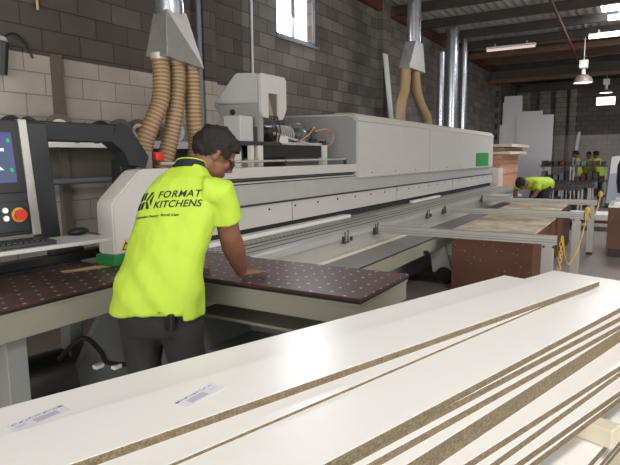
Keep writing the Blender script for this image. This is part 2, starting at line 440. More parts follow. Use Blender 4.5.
# window_1
wn = thing('window_1', None, None, (wx0, YW, wz0)); wn['kind'] = 'structure'
f = MB(); t = .04
f.box(wx0, wx1, YW+.02, YW+.08, wz0, wz0+t); f.box(wx0, wx1, YW+.02, YW+.08, wz1-t, wz1)
for xx in (wx0, wx0+.52, wx1-t): f.box(xx, xx+t*(.6 if xx > wx0+.1 and xx < wx1-.1 else 1), YW+.02, YW+.08, wz0, wz1)
obj('window_frame', f, 'bluegrey', wn)
g = MB(); g.box(wx0+t, wx0+.52, YW+.04, YW+.05, wz0+t, wz1-t); obj('pane', g, 'glass', wn)
g = MB(); g.box(wx0+.52+t, wx1-t, YW+.04, YW+.05, wz0+t, wz1-t); obj('pane', g, 'glass', wn)
obj('window_sill', MB().box(wx0-.03, wx1+.03, YW-.03, YW+.02, wz0-.05, wz0), 'bluegrey', wn)
wn = thing('window_2', None, None, (XB, by0, bz0)); wn['kind'] = 'structure'
f = MB(); f.box(XB+.02, XB+.08, by0, by1, bz0, bz0+.03); f.box(XB+.02, XB+.08, by0, by1, bz1-.03, bz1)
f.box(XB+.02, XB+.08, by0, by0+.03, bz0, bz1); f.box(XB+.02, XB+.08, by1-.03, by1, bz0, bz1)
obj('window_frame', f, 'alu', wn); obj('pane', MB().box(XB+.04, XB+.05, by0+.03, by1-.03, bz0+.03, bz1-.03), 'glass', wn)

# ------------------------------------------------------------------ FOREGROUND BOARD STACK
U = Vector((.942, -.335, 0)).normalized(); W = Vector((.335, .942, 0)).normalized()
def uvz(u, v, z): q = U*u+W*v; return Vector((q.x, q.y, z))
def board(u0, u1, n0, n1, vf, zt, th, label, far=None, group='white chipboard panels in the front stack', name='chipboard_panel', vf1=None):
    """near edge v = n0 + n1*u"""
    vf1 = vf if vf1 is None else vf1
    zb = zt-th; a = [uvz(u0, n0+n1*u0, zt), uvz(u1, n0+n1*u1, zt), uvz(u1, vf1, zt), uvz(u0, vf, zt)]
    org = a[0].copy(); org.z = zb
    mb = MB(); b = [Vector((p.x, p.y, zb)) for p in a]
    mb.poly(a+b, [(0, 1, 2, 3), (7, 6, 5, 4), (0, 4, 5, 1), (1, 5, 6, 2), (2, 6, 7, 3), (3, 7, 4, 0)])
    bmesh.ops.bevel(mb.bm, geom=mb.bm.edges[:], offset=.0006, segments=1, affect='EDGES')
    mb.bm.normal_update()
    for fc in mb.bm.faces: fc.material_index = 0 if fc.normal.z > .3 or fc.normal.z < -.3 else 1
    o = obj(name, mb, ['melamine', 'chip'], loc=org); return tag(o, label, 'board', group)
T1 = board(-.1, 2.67, 1.085, 0, 1.303, 1.0, .0215, 'white panel lying topmost on the front stack, its speckled chipboard edge towards the camera')
T0 = board(-.2, 2.55, 1.135, 0, 1.511, .978, .0085, 'thin white panel under the topmost one, jutting out on the far side nearest the worker')
board(.12, 2.60, .968, .056, 1.13, .978, .0085, 'thin white panel directly under the topmost panel, its edge a fine dark line')
lab = ['broad white panel third from the top, its wide face open right of the thin line',
       'white panel with flush edge right below the broad white one in the front stack',
       'white panel fifth down, just above the thick slab of the front stack',
       'thick slab with a double height brown edge in the middle of the front stack',
       'white panel below the thick slab, its face in the slab shadow',
       'second white panel below the thick slab', 'third white panel below the thick slab',
       'lowest panel of the upper pack, resting on the timber bearers']
dat = [(.3, 2.90, .765, .048, .969, .0215), (.2, 2.88, .787, .030, .947, .0215), (.2, 2.88, .765, .033, .925, .0215), (.15, 2.85, .705, .059, .903, .0545),
       (.2, 2.85, .712, .014, .848, .0215), (.2, 2.82, .662, .038, .826, .0215), (.25, 2.85, .673, .010, .804, .0215), (.2, 2.82, .653, .020, .782, .0215)]
for l, (u0, u1, n0, n1, zt, th) in zip(lab, dat): board(u0, u1, n0, n1, 1.42, zt, th, l)
def bearer(u, z0, z1, v0, label, group):
    mb = MB(); c = uvz(u, (v0+1.38)/2, (z0+z1)/2); mb.obox(c, U, W, Vector((0, 0, 1)), .035, (1.38-v0)/2, (z1-z0)/2, .003)
    tag(obj('timber_bearer', mb, 'paletimber', loc=(c.x, c.y, z0)), label, 'timber', group)
bearer(.6, .70, .7595, .67, 'pale timber bearer under the near end of the upper pack', 'timber bearers in the stack')
bearer(1.735, .70, .7595, .627, 'pale timber bearer whose sawn end sticks out below the panels at lower right', 'timber bearers in the stack')
bearer(2.5, .70, .7595, .67, 'pale timber bearer under the far end of the upper pack', 'timber bearers in the stack')
for k in range(5):
    board(.2, 2.7, .494, [.091, .095, .088, .096, .092][k], 1.38, .699-.0183*k, .018, ['topmost', 'second', 'third', 'fourth', 'lowest'][k]+' panel of the lower pack under the timber bearers', group='panels of the lower pack')
for u in (.5, 1.4, 2.4): bearer(u, (.16), .607, .72, 'tall timber block under the lower pack, %s' % {.5: 'nearest the camera', 1.4: 'in the middle', 2.4: 'at the far end'}[u], 'timber blocks under the lower pack')
pl = thing('pallet', 'wooden pallet on the floor carrying the front stack of panels', 'pallet', uvz(1.5, 1.0, 0))
for v in (.68, .82, .96, 1.10, 1.24, 1.36):
    mb = MB(); mb.obox(uvz(1.45, v, .1485), U, W, V(0, 0, 1), 1.2, .045, .011); obj('deck_board', mb, 'paletimber', pl)
for u in (.5, 1.4, 2.4):
    mb = MB(); mb.obox(uvz(u, 1.02, .0685), U, W, V(0, 0, 1), .05, .38, .0685); obj('pallet_runner', mb, 'timber', pl)
# printed stickers on the top panels
def sticker(parent, u, v, ang, flip, zt=1.0):
    d = (U*math.cos(ang)+W*math.sin(ang)); e = Vector((-d.y, d.x, 0)); c = uvz(u, v, zt+.0003)
    zz = V(0, 0, 1)
    o = obj('paper_label', MB().obox(c, d, e, zz, .069, .026, .0003), 'paper', parent)
    s = flip
    mb = MB()
    for k in range(9): mb.obox(c+d*(-.014*s)+e*(-.015+k*.0026), d, e, zz, .030, .0009, .0006)
    for k in range(3): mb.obox(c+d*(.046*s)+e*(-.006+k*.0045), d, e, zz, .013, .0007, .0006)
    obj('small_print', mb, 'print', o)
    mb = MB(); random.seed(int(u*100)); xx = -.06
    while xx < .06:
        wd = random.uniform(.002, .008); mb.obox(c+d*xx*s+e*.017+e*random.uniform(-.002, .002), d, e, zz, wd/2, random.uniform(.0008, .0025), .0006); xx += wd+.003
    mb.obox(c-d*.062*s+e*.016, d, e, zz, .006, .003, .0006)
    obj('headline_print', mb, 'inkdark', o)
sticker(T1, .616, 1.204, R(18), 1); sticker(T0, .279, 1.387, R(16), -1, .978)

# ------------------------------------------------------------------ PANEL SAW (main machine)
saw = thing('panel_saw', 'long pale grey beam panel saw with a big cream cover running down the workshop', 'machine', (6, 2.75, 0))
X0, X1 = 2.42, 13.4
def ext(name, prof, m, x0=X0, x1=X1, parent=saw, label=None):
    return obj(name, MB().prism([(x0, y, z) for y, z in prof], (x1-x0, 0, 0)), m, parent, label=label)
ext('base_frame', [(2.55, 0), (3.9, 0), (3.9, .8), (2.55, .8)], 'greypaint', 3.3, X1)
ext('saw_bed', [(2.38, .70), (2.38, .875), (2.42, .885), (3.08, .885), (3.08, .70)], 'alu', 3.14)
for y0, y1 in ((2.50, 2.512), (2.62, 2.635), (2.72, 2.73)): obj('bed_groove', MB().box(3.14, X1, y0, y1, .8851, .8866), 'dark', saw)
obj('perforated_strip', MB().box(3.14, 6.2, 2.74, 2.90, .885, .890), 'perf', saw)
obj('bed_groove', MB().box(3.14, X1, 2.905, 2.915, .8851, .8866), 'dark', saw)
obj('front_track', MB().box(3.14, X1, 2.355, 2.38, .83, .868), 'steel', saw)
obj('cream_ledge', MB().box(3.14, X1, 2.30, 2.38, .672, .700), 'cream', saw)
ext('apron_slope', [(2.34, .672), (2.05, .633), (2.05, .62), (2.34, .62)], 'greypaint', 3.14, 9.0)
ext('apron_front', [(2.05, .632), (2.05, .475), (2.07, .475), (2.07, .62)], 'beige', 3.14, 9.0)
obj('front_slot', MB().box(3.2, X1, 3.03, 3.1, .885, .965), 'dark', saw)
obj('screw_panel', MB().box(3.255, X1, 3.0, 3.06, .965, 1.165, .004), 'white', saw)
mb = MB(); x = 3.3
while x < X1: mb.cyl((x, 3.0, 1.115), (x, 2.992, 1.115), .011, n=8); x += .46
obj('screw_row', mb, 'darkmetal', saw)
mb = MB()
for x in (4.62, 7.4, 10.2): mb.box(x, x+.006, 2.998, 3.0, .965, 1.165)
obj('panel_seam', mb, 'darkmetal', saw)
obj('dark_lip', MB().box(3.255, X1, 2.985, 3.05, 1.165, 1.18), 'darkmetal', saw)
obj('steel_strip', MB().box(3.255, X1, 3.02, 3.06, 1.18, 1.345), 'steel', saw)
obj('guide_rail', MB().box(3.255, 6.11, 3.01, 3.06, 1.345, 1.385), 'panelgrey', saw)
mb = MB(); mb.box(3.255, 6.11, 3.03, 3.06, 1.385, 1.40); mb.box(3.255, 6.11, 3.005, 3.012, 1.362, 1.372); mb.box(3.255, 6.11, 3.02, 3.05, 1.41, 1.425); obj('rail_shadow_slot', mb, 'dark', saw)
obj('upper_beam', MB().box(3.255, 6.10, 3.0, 3.12, 1.42, 1.515, .006), 'white', saw)
obj('cable_rail', MB().tube([(3.0, 3.14, 1.565), (6.07, 3.14, 1.575)], .012, 10), 'alu', saw)
mb = MB()
for x in (3.2, 4.7, 6.05): mb.box(x, x+.03, 3.125, 3.155, 1.5, 1.57)
obj('rail_clip', mb, 'darkmetal', saw)
obj('beam_body', MB().box(X0+.72, X1, 3.06, 3.7, .885, 1.42), 'greypaint', saw)
# cover
prof = [(2.97, 1.345), (2.97, 2.035), (3.03, 2.10), (3.09, 2.125), (4.05, 2.145), (4.05, 1.345)]
ext('machine_cover', prof, 'white', 6.10, 13.3)
obj('cover_end_plate', MB().prism([(6.085, y, z) for y, z in [(3.0, 1.52), (3.0, 2.03), (3.05, 2.085), (3.1, 2.105), (4.03, 2.125), (4.03, 1.52)]], (.014, 0, 0)), 'endgrey', saw)
ext('cover_cap', [(2.962, 2.036), (3.026, 2.106), (3.088, 2.133), (3.30, 2.14), (3.30, 2.145), (3.085, 2.139), (3.02, 2.112), (2.956, 2.04)], 'cream', 6.09, 13.32)
obj('cover_seam', MB().box(8.75, 8.758, 2.968, 2.97, 1.345, 2.03), 'greypaint', saw)
mb = MB(); x = 6.5
while x < 13.2: mb.cyl((x, 2.97, 1.40), (x, 2.965, 1.40), .01, n=8); x += .8
obj('cover_screw', mb, 'darkmetal', saw)
obj('name_plate', MB().box(11.75, 12.85, 2.962, 2.97, 1.375, 1.66), 'greensign', saw, label='plain green rectangular plate near the far end')
# plate seam inside
ext('end_column', [(2.85, 0), (3.6, 0), (3.6, 1.3), (2.85, 1.3)], 'cream', 13.42, 13.9)
# brackets where the arms meet the bed
for x in (4.55, 5.25, 7.6, 6.9, 9.75):
    mb = MB(); mb.box(x-.07, x+.06, 2.335, 2.353, .79, .80); mb.box(x-.07, x-.055, 2.335, 2.353, .80, .86); mb.cyl((x-.03, 2.34, .78), (x-.03, 2.34, .90), .006, n=8); mb.cyl((x+.03, 2.34, .80), (x+.03, 2.34, .91), .006, n=8); mb.cyl((x+.1, 2.34, .80), (x+.1, 2.34, .84), .014, n=10)
    obj('clamp_bracket', mb, 'darkmetal', saw)
mb = MB(); mb.cyl((5.92, 2.05, .51), (5.92, 2.0, .51), .022, n=14); obj('apron_knob', mb, 'black', saw)
# triangular foot under the apron
ft = MB(); ft.prism([(6.7, 2.25, .46), (6.7, 2.05, .46), (6.7, 1.95, .16), (6.7, 2.2, .12)], (.05, 0, 0)); obj('foot_bracket', ft, 'panelgrey', saw)
ft = MB(); ft.cyl((6.65, 2.05, .1), (6.8, 2.05, .1), .1, n=20); obj('foot_wheel', ft, 'black', saw)
ft = MB(); ft.box(6.6, 6.9, 1.98, 2.5, 0, .02); obj('foot_plate', ft, 'darkmetal', saw)

# white strips lying on the bed
def strip(x0, x1, y0, y1, label):
    tag(obj('white_strip', MB().box(x0, x1, y0, y1, .8905, .925, .002), 'whiteplastic', loc=(x0, y0, .8905)), label, 'strip', 'white strips on the saw bed')
strip(3.25, 5.75, 2.90, 3.0, 'long white strip lying on the saw bed beside the worker arm')
strip(7.95, 9.3, 2.94, 3.0, 'short white strip lying on the saw bed beyond the long one')

# end guard hood on the near end of the saw
gd = thing('guard_hood', 'light grey slanted guard hood with a green foot at the near end of the saw', 'machine guard', (2.7, 3.1, .882))
pf = [(2.417, .955), (2.417, 1.29), (2.43, 1.325), (2.66, 1.515), (2.70, 1.53), (3.25, 1.53), (3.25, .955)]
mb = MB().prism([(x, 3.0, z) for x, z in pf], (0, .17, 0)); bmesh.ops.bevel(mb.bm, geom=mb.bm.edges[:], offset=.012, segments=2, affect='EDGES')
obj('hood_body', mb, 'white', gd)
obj('green_foot', MB().box(2.40, 3.25, 2.985, 3.18, .882, .957, .008), 'green', gd)
wt = obj('warning_triangle', MB().prism([(2.46, 2.9985, .975), (2.56, 2.9985, .975), (2.51, 2.9985, 1.06)], (0, .0025, 0)), 'yellow', gd)
obj('warning_mark', MB().prism([(2.476, 2.9975, .982), (2.544, 2.9975, .982), (2.51, 2.9975, 1.043)], (0, .0015, 0)), 'black', wt)
obj('warning_core', MB().prism([(2.49, 2.9965, .989), (2.53, 2.9965, .989), (2.51, 2.9965, 1.025)], (0, .0012, 0)), 'yellow', wt)

# ------------------------------------------------------------------ AIR TABLES
def table(name, label, x0, x1, y0, y1, legs, side):
    t = thing(name, label, 'table', ((x0+x1)/2, (y0+y1)/2, 0), 'perforated air tables of the saw')
    obj('table_top', MB().box(x0, x1, y0, y1, .863, .88, .003), 'dots', t)
    obj('edge_trim', MB().box(x0+.004, x1-.004, y0+.004, y1-.004, .848, .863), 'black', t)
    obj('side_frame', MB().box(x0+.012, x1-.012, y0+.012, y1-.012, .848-side, .848, .004), 'beige', t)
    obj('frame_lip', MB().box(x0+.006, x1-.006, y0+.006, y1-.006, .835, .848), 'beige', t)
    for lx, ly in legs: obj('leg', MB().box(lx-.055, lx+.055, ly-.055, ly+.055, 0, .848-side, .004), 'greypaint', t)
    return t
lt = table('air_table', 'long dark brown dotted air table at left behind the worker', .2, 2.435, 2.63, 3.53, [(1.53, 2.76), (.3, 2.72), (1.53, 3.4), (2.36, 3.45)], .15)
ft = table('air_table', 'dark brown dotted air table reaching out under the worker hand', 2.447, 3.135, 1.178, 2.98, [(3.03, 1.3), (3.03, 2.6), (2.6, 2.85)], .125)
obj('masking_tape', MB().obox(V(2.28, 3.12, .8804), V(.95, -.3, 0), V(.3, .95, 0), V(0, 0, 1), .16, .045, .0004), 'tape', lt)
# dark fence rail at the back of the left table
rl = thing('fence_rail', 'long black fence rail along the back of the left air table', 'rail', (1.3, 3.5, .882))
obj('rail_bar', MB().box(.2, 2.70, 3.42, 3.52, .882, .945, .004), 'black', rl)
obj('rail_lip', MB().box(.2, 2.40, 3.34, 3.42, .882, .895), 'blackmetal', rl)
obj('rail_clamp', MB().box(2.25, 2.5, 3.43, 3.51, .945, .975, .008), 'black', rl)
# drawer unit below the protruding table
cb = thing('tool_cabinet', 'low grey open cabinet standing under the protruding air table', 'cabinet', (2.85, 1.95, 0))
mb = MB(); mb.box(2.56, 3.1, 1.45, 1.48, .02, .60); mb.box(2.56, 3.1, 2.37, 2.40, .02, .60); mb.box(3.07, 3.1, 1.48, 2.37, .02, .6); mb.box(2.56, 3.1, 1.48, 2.37, .02, .05)
obj('carcass', mb, 'greypaint', cb); obj('cabinet_top', MB().box(2.53, 3.12, 1.43, 2.42, .60, .62, .003), 'beige', cb)
obj('shelf', MB().box(2.6, 3.07, 1.48, 2.37, .33, .35), 'greypaint', cb)
obj('plinth', MB().box(2.6, 3.07, 1.5, 2.35, 0, .02), 'black', cb)
# under table machinery
mt = thing('vacuum_blower', 'round black blower with pale fittings on the floor under the left air table', 'blower', (1.9, 3.1, 0))
obj('blower_drum', MB().cyl((1.75, 3.15, .2), (2.05, 3.1, .2), .2, n=28), 'black', mt, smooth=1)
obj('blower_stand', MB().box(1.75, 2.05, 2.95, 3.3, 0, .06), 'blackmetal', mt)
for k in range(3): obj('pale_fitting', MB().box(2.08+.12*k, 2.14+.12*k, 2.82-.02*k, 2.86-.02*k, .30-.04*k, .325-.04*k, .004), 'whiteplastic', mt)
obj('air_hose', MB().tube(bez([(1.95, 3.0, .38), (2.02, 2.85, .52), (2.14, 2.85, .40), (2.2, 2.84, .30), (2.45, 2.78, .22)], 8), .016, 10), 'black', mt, smooth=1)
tag(obj('belt_guard', MB().prism([(2.1, 3.2, 0), (3.2, 3.2, 0), (3.2, 3.2, .45), (2.5, 3.2, .62)], (0, .05, 0)), 'greypaint', loc=(2.6, 3.2, 0)), 'dark grey slanted guard plate under the tables behind the worker legs', 'guard')

# ------------------------------------------------------------------ SUPPORT ARMS
def arm(x, yend, label, first=True, legx=0):
    a = thing('support_arm', label, 'support arm', (x, yend+.06, 0), 'aluminium support arms of the saw')
    mb = MB(); mb.box(x-.045, x+.045, yend, 2.32, .80, .878, .003)
    obj('beam', mb, 'alu', a)
    mb = MB(); mb.box(x-.0462, x-.0445, yend+.01, 2.31, .842, .848); mb.box(x-.0462, x-.0445, yend+.01, 2.31, .818, .826); mb.box(x-.01, x+.01, yend+.01, 2.3, .8775, .8788)
    obj('beam_groove', mb, 'greypaint', a)
    obj('end_plate', MB().box(x-.047, x+.047, yend-.006, yend, .797, .88), 'darkmetal', a)
    l = obj('leg', MB().box(x-.04, x+.04, yend+.03, yend+.13, .04, .80, .004), 'alu', a)
    obj('foot', MB().cyl((x, yend+.08, 0), (x, yend+.08, .02), .05, .045, n=18).cyl((x, yend+.08, .02), (x, yend+.08, .05), .014, n=10), 'black', l)
    for yy in (yend+.03, yend+.11): obj('bolt', MB().cyl((x-.05, yy, .78), (x-.04, yy, .78), .011, n=10), 'darkmetal', l)
    return a
arm(5.28, .585, 'nearest aluminium support arm, with a yellow chain hanging at its end')
arm(7.65, .56, 'middle aluminium support arm beyond the nearer brown board pile')
arm(9.76, .53, 'farthest aluminium support arm in front of the bending worker')
# yellow chain and rope
ch = thing('yellow_chain', 'yellow plastic chain hanging from the end of the nearest support arm', 'chain', (5.28, .55, .88))
pc = bez([(5.28, .556, .87), (5.23, .553, .70), (5.2, .56, .5), (5.16, .59, .30), (5.13, .62, .12)], 12)
dd = 0; k = 0; last = pc[0]
for p0, p1 in zip(pc, pc[1:]):
    dd += (p1-p0).length
    if dd > .03:
        dd = 0; d = (p1-last).normalized(); u, w2 = frame(d); sdir = u if k % 2 else w2; c = (p1+last)/2
        ring = [c+d*math.cos(q*2*PI/14)*.024+sdir*math.sin(q*2*PI/14)*.013 for q in range(15)]
        obj('chain_link', MB().tube(ring, .0045, 6), 'yellow', ch, smooth=1); last = p1; k += 1
rp = thing('yellow_rope', 'yellow hose looping from the nearest to the middle support arm end', 'rope', (6.4, .56, .4))
obj('rope', MB().tube(bez([(5.30, .55, .875), (5.5, .545, .66), (5.9, .54, .52), (6.7, .535, .55), (7.5, .53, .76), (7.66, .525, .9)], 14), .010, 8), 'yellow', rp, smooth=1)
obj('rope_knot', MB().ell((7.66, .525, .9), .03, .03, .05), 'yellow', rp, smooth=1)
rp = thing('yellow_rope', 'yellow strap hanging over the end of the farthest support arm', 'rope', (9.6, .5, .8))
obj('strap', MB().tube(bez([(7.68, .525, .93), (8.3, .512, .74), (9.1, .495, .80), (9.7, .49, .98)], 12), (.009), 8), 'yellow', rp, smooth=1)
obj('strap_knot', MB().ell((9.7, .49, .98), .035, .035, .05), 'yellow', rp, smooth=1)

# ------------------------------------------------------------------ BROWN BOARD PILES
def pile(x0, x1, y0, y1, zt, label, group='brown board piles', base=.0, cap='worn'):
    t = thing('board_pile', label, 'board pile', ((x0+x1)/2, (y0+y1)/2, 0), group)
    obj('pile_body', MB().box(x0, x1, y0, y1, base, zt-.02, .004), 'mdf', t)
    if base: obj('skid', MB().box(x0+.03, x1-.03, y0+.03, y1-.03, 0, base), 'black', t)
    obj('top_sheet', MB().box(x0-.004, x1+.004, y0-.004, y1+.004, zt-.02, zt, .002), cap, t)
    return t
pile(6.29, 8.1, .94, 1.84, .745, 'nearer brown board pile with worn pale top, between the first two support arms')
pile(9.15, 10.87, 1.02, 1.92, .745, 'farther brown board pile with worn top, beyond the middle support arm')
t = pile(9.62, 10.9, -.55, .37, .80, 'brown crate with white top sheets on a black skid at the right edge', base=.13, cap='melamine')
tag(obj('white_sheet', MB().box(9.75, 10.8, -.5, .30, .801, .86, .003), 'melamine', loc=(10.2, -.1, .801)), 'thick white sheet lying on the crate at the right edge', 'sheet')
tag(obj('white_offcut', MB().box(9.95, 10.5, 1.98, 2.3, .885, .89), 'melamine', loc=(10.2, 2.1, .885)), 'small white offcut lying past the farthest support arm', 'offcut')

# ------------------------------------------------------------------ DRIVE UNIT ABOVE THE BEAM
du = thing('saw_feeder_unit', 'boxy pale grey angular feeder unit standing up above the saw beam', 'machine unit', (4.7, 3.5, 1.42))
pf = [(3.2, 2.02), (3.2, 2.38), (3.235, 2.425), (3.52, 2.43), (3.83, 2.16), (3.50, 1.78), (3.3, 1.78)]
# side profile in Y,Z, extruded in X; right front face carries a slot
a = MB().prism([(4.39, y, z) for y, z in [(3.2, 2.0), (3.2, 2.385), (3.23, 2.42), (3.55, 2.44), (3.80, 2.17), (3.20, 2.14)]], (.0, 0, 0)) if False else None
mb = MB(); mb.prism([(4.39, 3.216, 2.13), (4.39, 3.216, 2.38), (4.39, 3.25, 2.42), (4.39, 3.50, 2.44), (4.39, 3.80, 2.155)], (.43, 0, 0))
bmesh.ops.bevel(mb.bm, geom=mb.bm.edges[:], offset=.012, segments=2, affect='EDGES'); obj('upper_housing', mb, 'panelgrey', du)
mb = MB(); mb.prism([(4.40, 3.22, 2.13), (4.40, 3.80, 2.145), (4.40, 3.47, 1.72), (4.40, 3.22, 1.72)], (.06, 0, 0)); obj('side_plate', mb, 'endgrey', du)
# front shell with slot: two cheeks and a bridge
mb = MB(); q = .03
mb.prism([(4.385, 3.185, 2.05), (4.385, 3.185, 2.235), (4.51, 3.185, 2.235), (4.51, 3.185, 1.99), (4.42, 3.185, 2.0)], (0, q, 0))
mb.prism([(4.68, 3.185, 1.98), (4.68, 3.185, 2.235), (4.83, 3.185, 2.235), (4.83, 3.185, 2.09), (4.76, 3.185, 1.99)], (0, q, 0))
mb.prism([(4.385, 3.185, 2.2352), (4.385, 3.185, 2.40), (4.40, 3.185, 2.415), (4.80, 3.185, 2.415), (4.83, 3.185, 2.385), (4.83, 3.185, 2.2352)], (0, q, 0))
obj('front_shell', mb, 'white', du)
obj('slot_interior', MB().box(4.51, 4.68, 3.205, 3.215, 1.99, 2.235), 'stud', du)
obj('slot_flap', MB().prism([(4.53, 3.195, 1.99), (4.62, 3.195, 1.99), (4.53, 3.195, 2.2)], (0, .008, 0)), 'timber', du)
obj('vent_hole', MB().cyl((4.398, 3.55, 2.06), (4.385, 3.55, 2.06), .03, n=20), 'dark', du)
obj('vent_hole', MB().cyl((4.398, 3.48, 1.82), (4.385, 3.48, 1.82), .018, n=16), 'dark', du)
obj('gear_box', MB().box(4.12, 4.32, 3.24, 3.44, 1.76, 2.0, .006), 'panelgrey', du)
mb = MB(); mb.box(4.0, 4.75, 3.2, 3.6, 1.72, 1.76); mb.box(4.3, 4.42, 3.25, 3.5, 1.76, 1.9)
obj('carriage_plate', mb, 'darkmetal', du)
for q in ((4.22, 4.27, 3.2, 3.24, 1.42, 1.72), (4.34, 4.42, 3.2, 3.26, 1.42, 1.72), (5.62, 5.72, 3.2, 3.26, 1.42, 1.74), (4.02, 4.2, 3.3, 3.5, 1.42, 1.72)): obj('support_post', MB().box(*q), 'cream', du)
obj('belt_box', MB().box(4.42, 5.62, 3.22, 3.5, 1.60, 1.735, .004), 'black', du)
obj('rear_column', MB().box(4.0, 4.5, 3.45, 3.65, 1.42, 1.9), 'panelgrey', du)
obj('motor', MB().cyl((4.75, 3.45, 1.86), (5.35, 3.45, 1.86), .085, n=24), 'darkmetal', du, smooth=1)
mb = MB()
for k in range(7): mb.cyl((4.95+.045*k, 3.45, 1.86), (4.97+.045*k, 3.45, 1.86), .097, n=24)
obj('motor_fin', mb, 'steel', du)
obj('flywheel', MB().cyl((5.34, 3.42, 1.86), (5.40, 3.42, 1.86), .135, n=28), 'galv', du, smooth=1)
obj('motor_cap', MB().cyl((4.62, 3.45, 1.86), (4.76, 3.45, 1.86), .07, .08, n=20), 'black', du, smooth=1)
mb = MB(); mb.obox(V(5.1, 3.25, 1.79), V(.98, 0, -.14).normalized(), V(0, 1, 0), V(.14, 0, .98).normalized(), .42, .02, .012); mb.box(4.8, 5.7, 3.24, 3.45, 1.735, 1.765)
obj('slide_bar', mb, 'steel', du)
obj('junction_box', MB().box(4.72, 4.88, 3.2, 3.24, 1.745, 1.82, .004), 'cream', du)
mb = MB(); mb.cyl((5.55, 3.3, 1.76), (5.55, 3.3, 1.94), .025, n=12); mb.box(5.42, 5.62, 3.28, 3.33, 1.88, 1.90); mb.cyl((5.5, 3.3, 1.80), (5.6, 3.3, 1.80), .03, n=12); mb.cyl((5.7, 3.22, 1.77), (5.7, 3.28, 1.77), .035, n=14)
obj('valve', mb, 'darkmetal', du)
obj('orange_air_hose', MB().tube(bez([(5.55, 3.27, 1.9), (5.75, 3.22, 1.93), (5.9, 3.22, 1.86), (5.82, 3.22, 1.75), (5.6, 3.25, 1.74)], 8), .009, 8), 'orange', du, smooth=1)
obj('orange_air_hose', MB().tube(bez([(5.1, 3.2, 1.78), (5.28, 3.18, 1.86), (5.42, 3.2, 1.94), (5.52, 3.25, 1.9)], 8), .009, 8), 'orange', du, smooth=1)
random.seed(9)
mb = MB()
for k in range(3):
    a = V(4.50+.05*k, 3.2, 1.98); mb.tube(bez([a, a+V(.03, -.03, .03), a+V(.06+.02*k, -.02, -.1), V(4.62+.05*k, 3.22, 1.76)], 6), .007, 6)
obj('cable_bundle', mb, 'darkmetal', du, smooth=1)

# ------------------------------------------------------------------ CONTROL CONSOLE
cs = thing('control_console', 'black control console with lit screen and swing arm at the left edge', 'control console', (1.8, 3.1, .88))
CA = R(-4); cd = Vector((math.cos(CA), math.sin(CA), 0)); lean = R(5.0)
up = Vector((-cd.y*-1*0-math.sin(lean)*math.sin(CA)*-1, math.sin(lean)*math.cos(CA), math.cos(lean))).normalized(); nrm = cd.cross(up)   # towards the operator
c0 = V(1.895, 3.0, 1.178)      # bottom right corner of the silver rim
def cp(a, b, n=0): return c0+cd*a+up*b+nrm*n
def cbox(a0, a1, b0, b1, n0, n1, bev=0):
    return MB().obox(cp((a0+a1)/2, (b0+b1)/2, (n0+n1)/2), cd, nrm, up, abs(a1-a0)/2, abs(n1-n0)/2, abs(b1-b0)/2, bev)
obj('console_housing', cbox(-.72, -.035, 0, .655, -.06, 0, .006), 'blackmetal', cs)
obj('silver_rim', cbox(-.045, .005, -.01, .66, -.07, .006, .004), 'hoodgalv', cs)
bz = obj('bezel', cbox(-.70, -.06, .24, .645, 0, .012, .004), 'black', cs)
sc = obj('screen', cbox(-.62, -.098, .30, .58, .012, .014), 'screen', bz)
obj('screen_window', cbox(-.6, -.125, .31, .46, .014, .015), 'scr_grey', sc)
obj('screen_icon', cbox(-.22, -.20, .475, .492, .014, .0155), 'scr_white', sc)
obj('screen_icon', cbox(-.17, -.15, .475, .492, .014, .0155), 'scr_white', sc)
obj('screen_icon', cbox(-.3, -.27, .475, .492, .014, .0155), 'scr_white', sc)
obj('screen_icon', cbox(-.128, -.112, .525, .545, .014, .0155), 'scr_green', sc)
obj('screen_icon', cbox(-.128, -.112, .36, .38, .014, .0155), 'scr_green', sc)
mb = MB(); mb.poly([cp(-.24, .37, .0155), cp(-.16, .37, .0155), cp(-.235, .43, .0155)], [(0, 1, 2)]); obj('screen_drawing', mb, 'scr_white', sc)
obj('button_panel', cbox(-.70, -.06, .02, .19, 0, .01, .003), 'blackmetal', cs)
es = obj('stop_button', MB().cyl(cp(-.115, .115, .012), cp(-.115, .115, .016), .042, n=24), 'yellow', cs)
obj('stop_mushroom', MB().cyl(cp(-.115, .115, .016), cp(-.115, .115, .045), .028, .032, n=24), 'red', es, smooth=1)
for a_, b_ in ((-.19, .10), (-.19, .145), (-.245, .10), (-.245, .145)):
    bt = obj('push_button', MB().cyl(cp(a_, b_, .01), cp(a_, b_, .022), .017, n=18), 'steel', cs); obj('button_cap', MB().cyl(cp(a_, b_, .022), cp(a_, b_, .027), .012, n=16), 'ledw', bt)
# swing arm
sw = MB(); cw = V(1.965, 3.03, 1.12)
sw.obox(cp(.066, .285, -.05), cd, nrm, up, .060, .05, .36, .008)
obj('arm_post', sw, 'blackmetal', cs)
mb = MB(); mb.box(1.80, 2.62, 3.09, 3.20, 1.715, 1.835, .008); obj('arm_beam', mb, 'blackmetal', cs)
mb = MB(); mb.prism([(2.56, 3.085, 1.84), (2.66, 3.085, 1.84), (2.84, 3.09, 1.62), (2.81, 3.09, 1.54), (2.66, 3.09, 1.56), (2.62, 3.09, 1.65), (2.52, 3.09, 1.72)], (0, .12, 0)); obj('arm_elbow', mb, 'blackmetal', cs)
obj('arm_column', MB().box(2.66, 2.80, 3.185, 3.29, .885, 1.6, .006), 'black', cs)
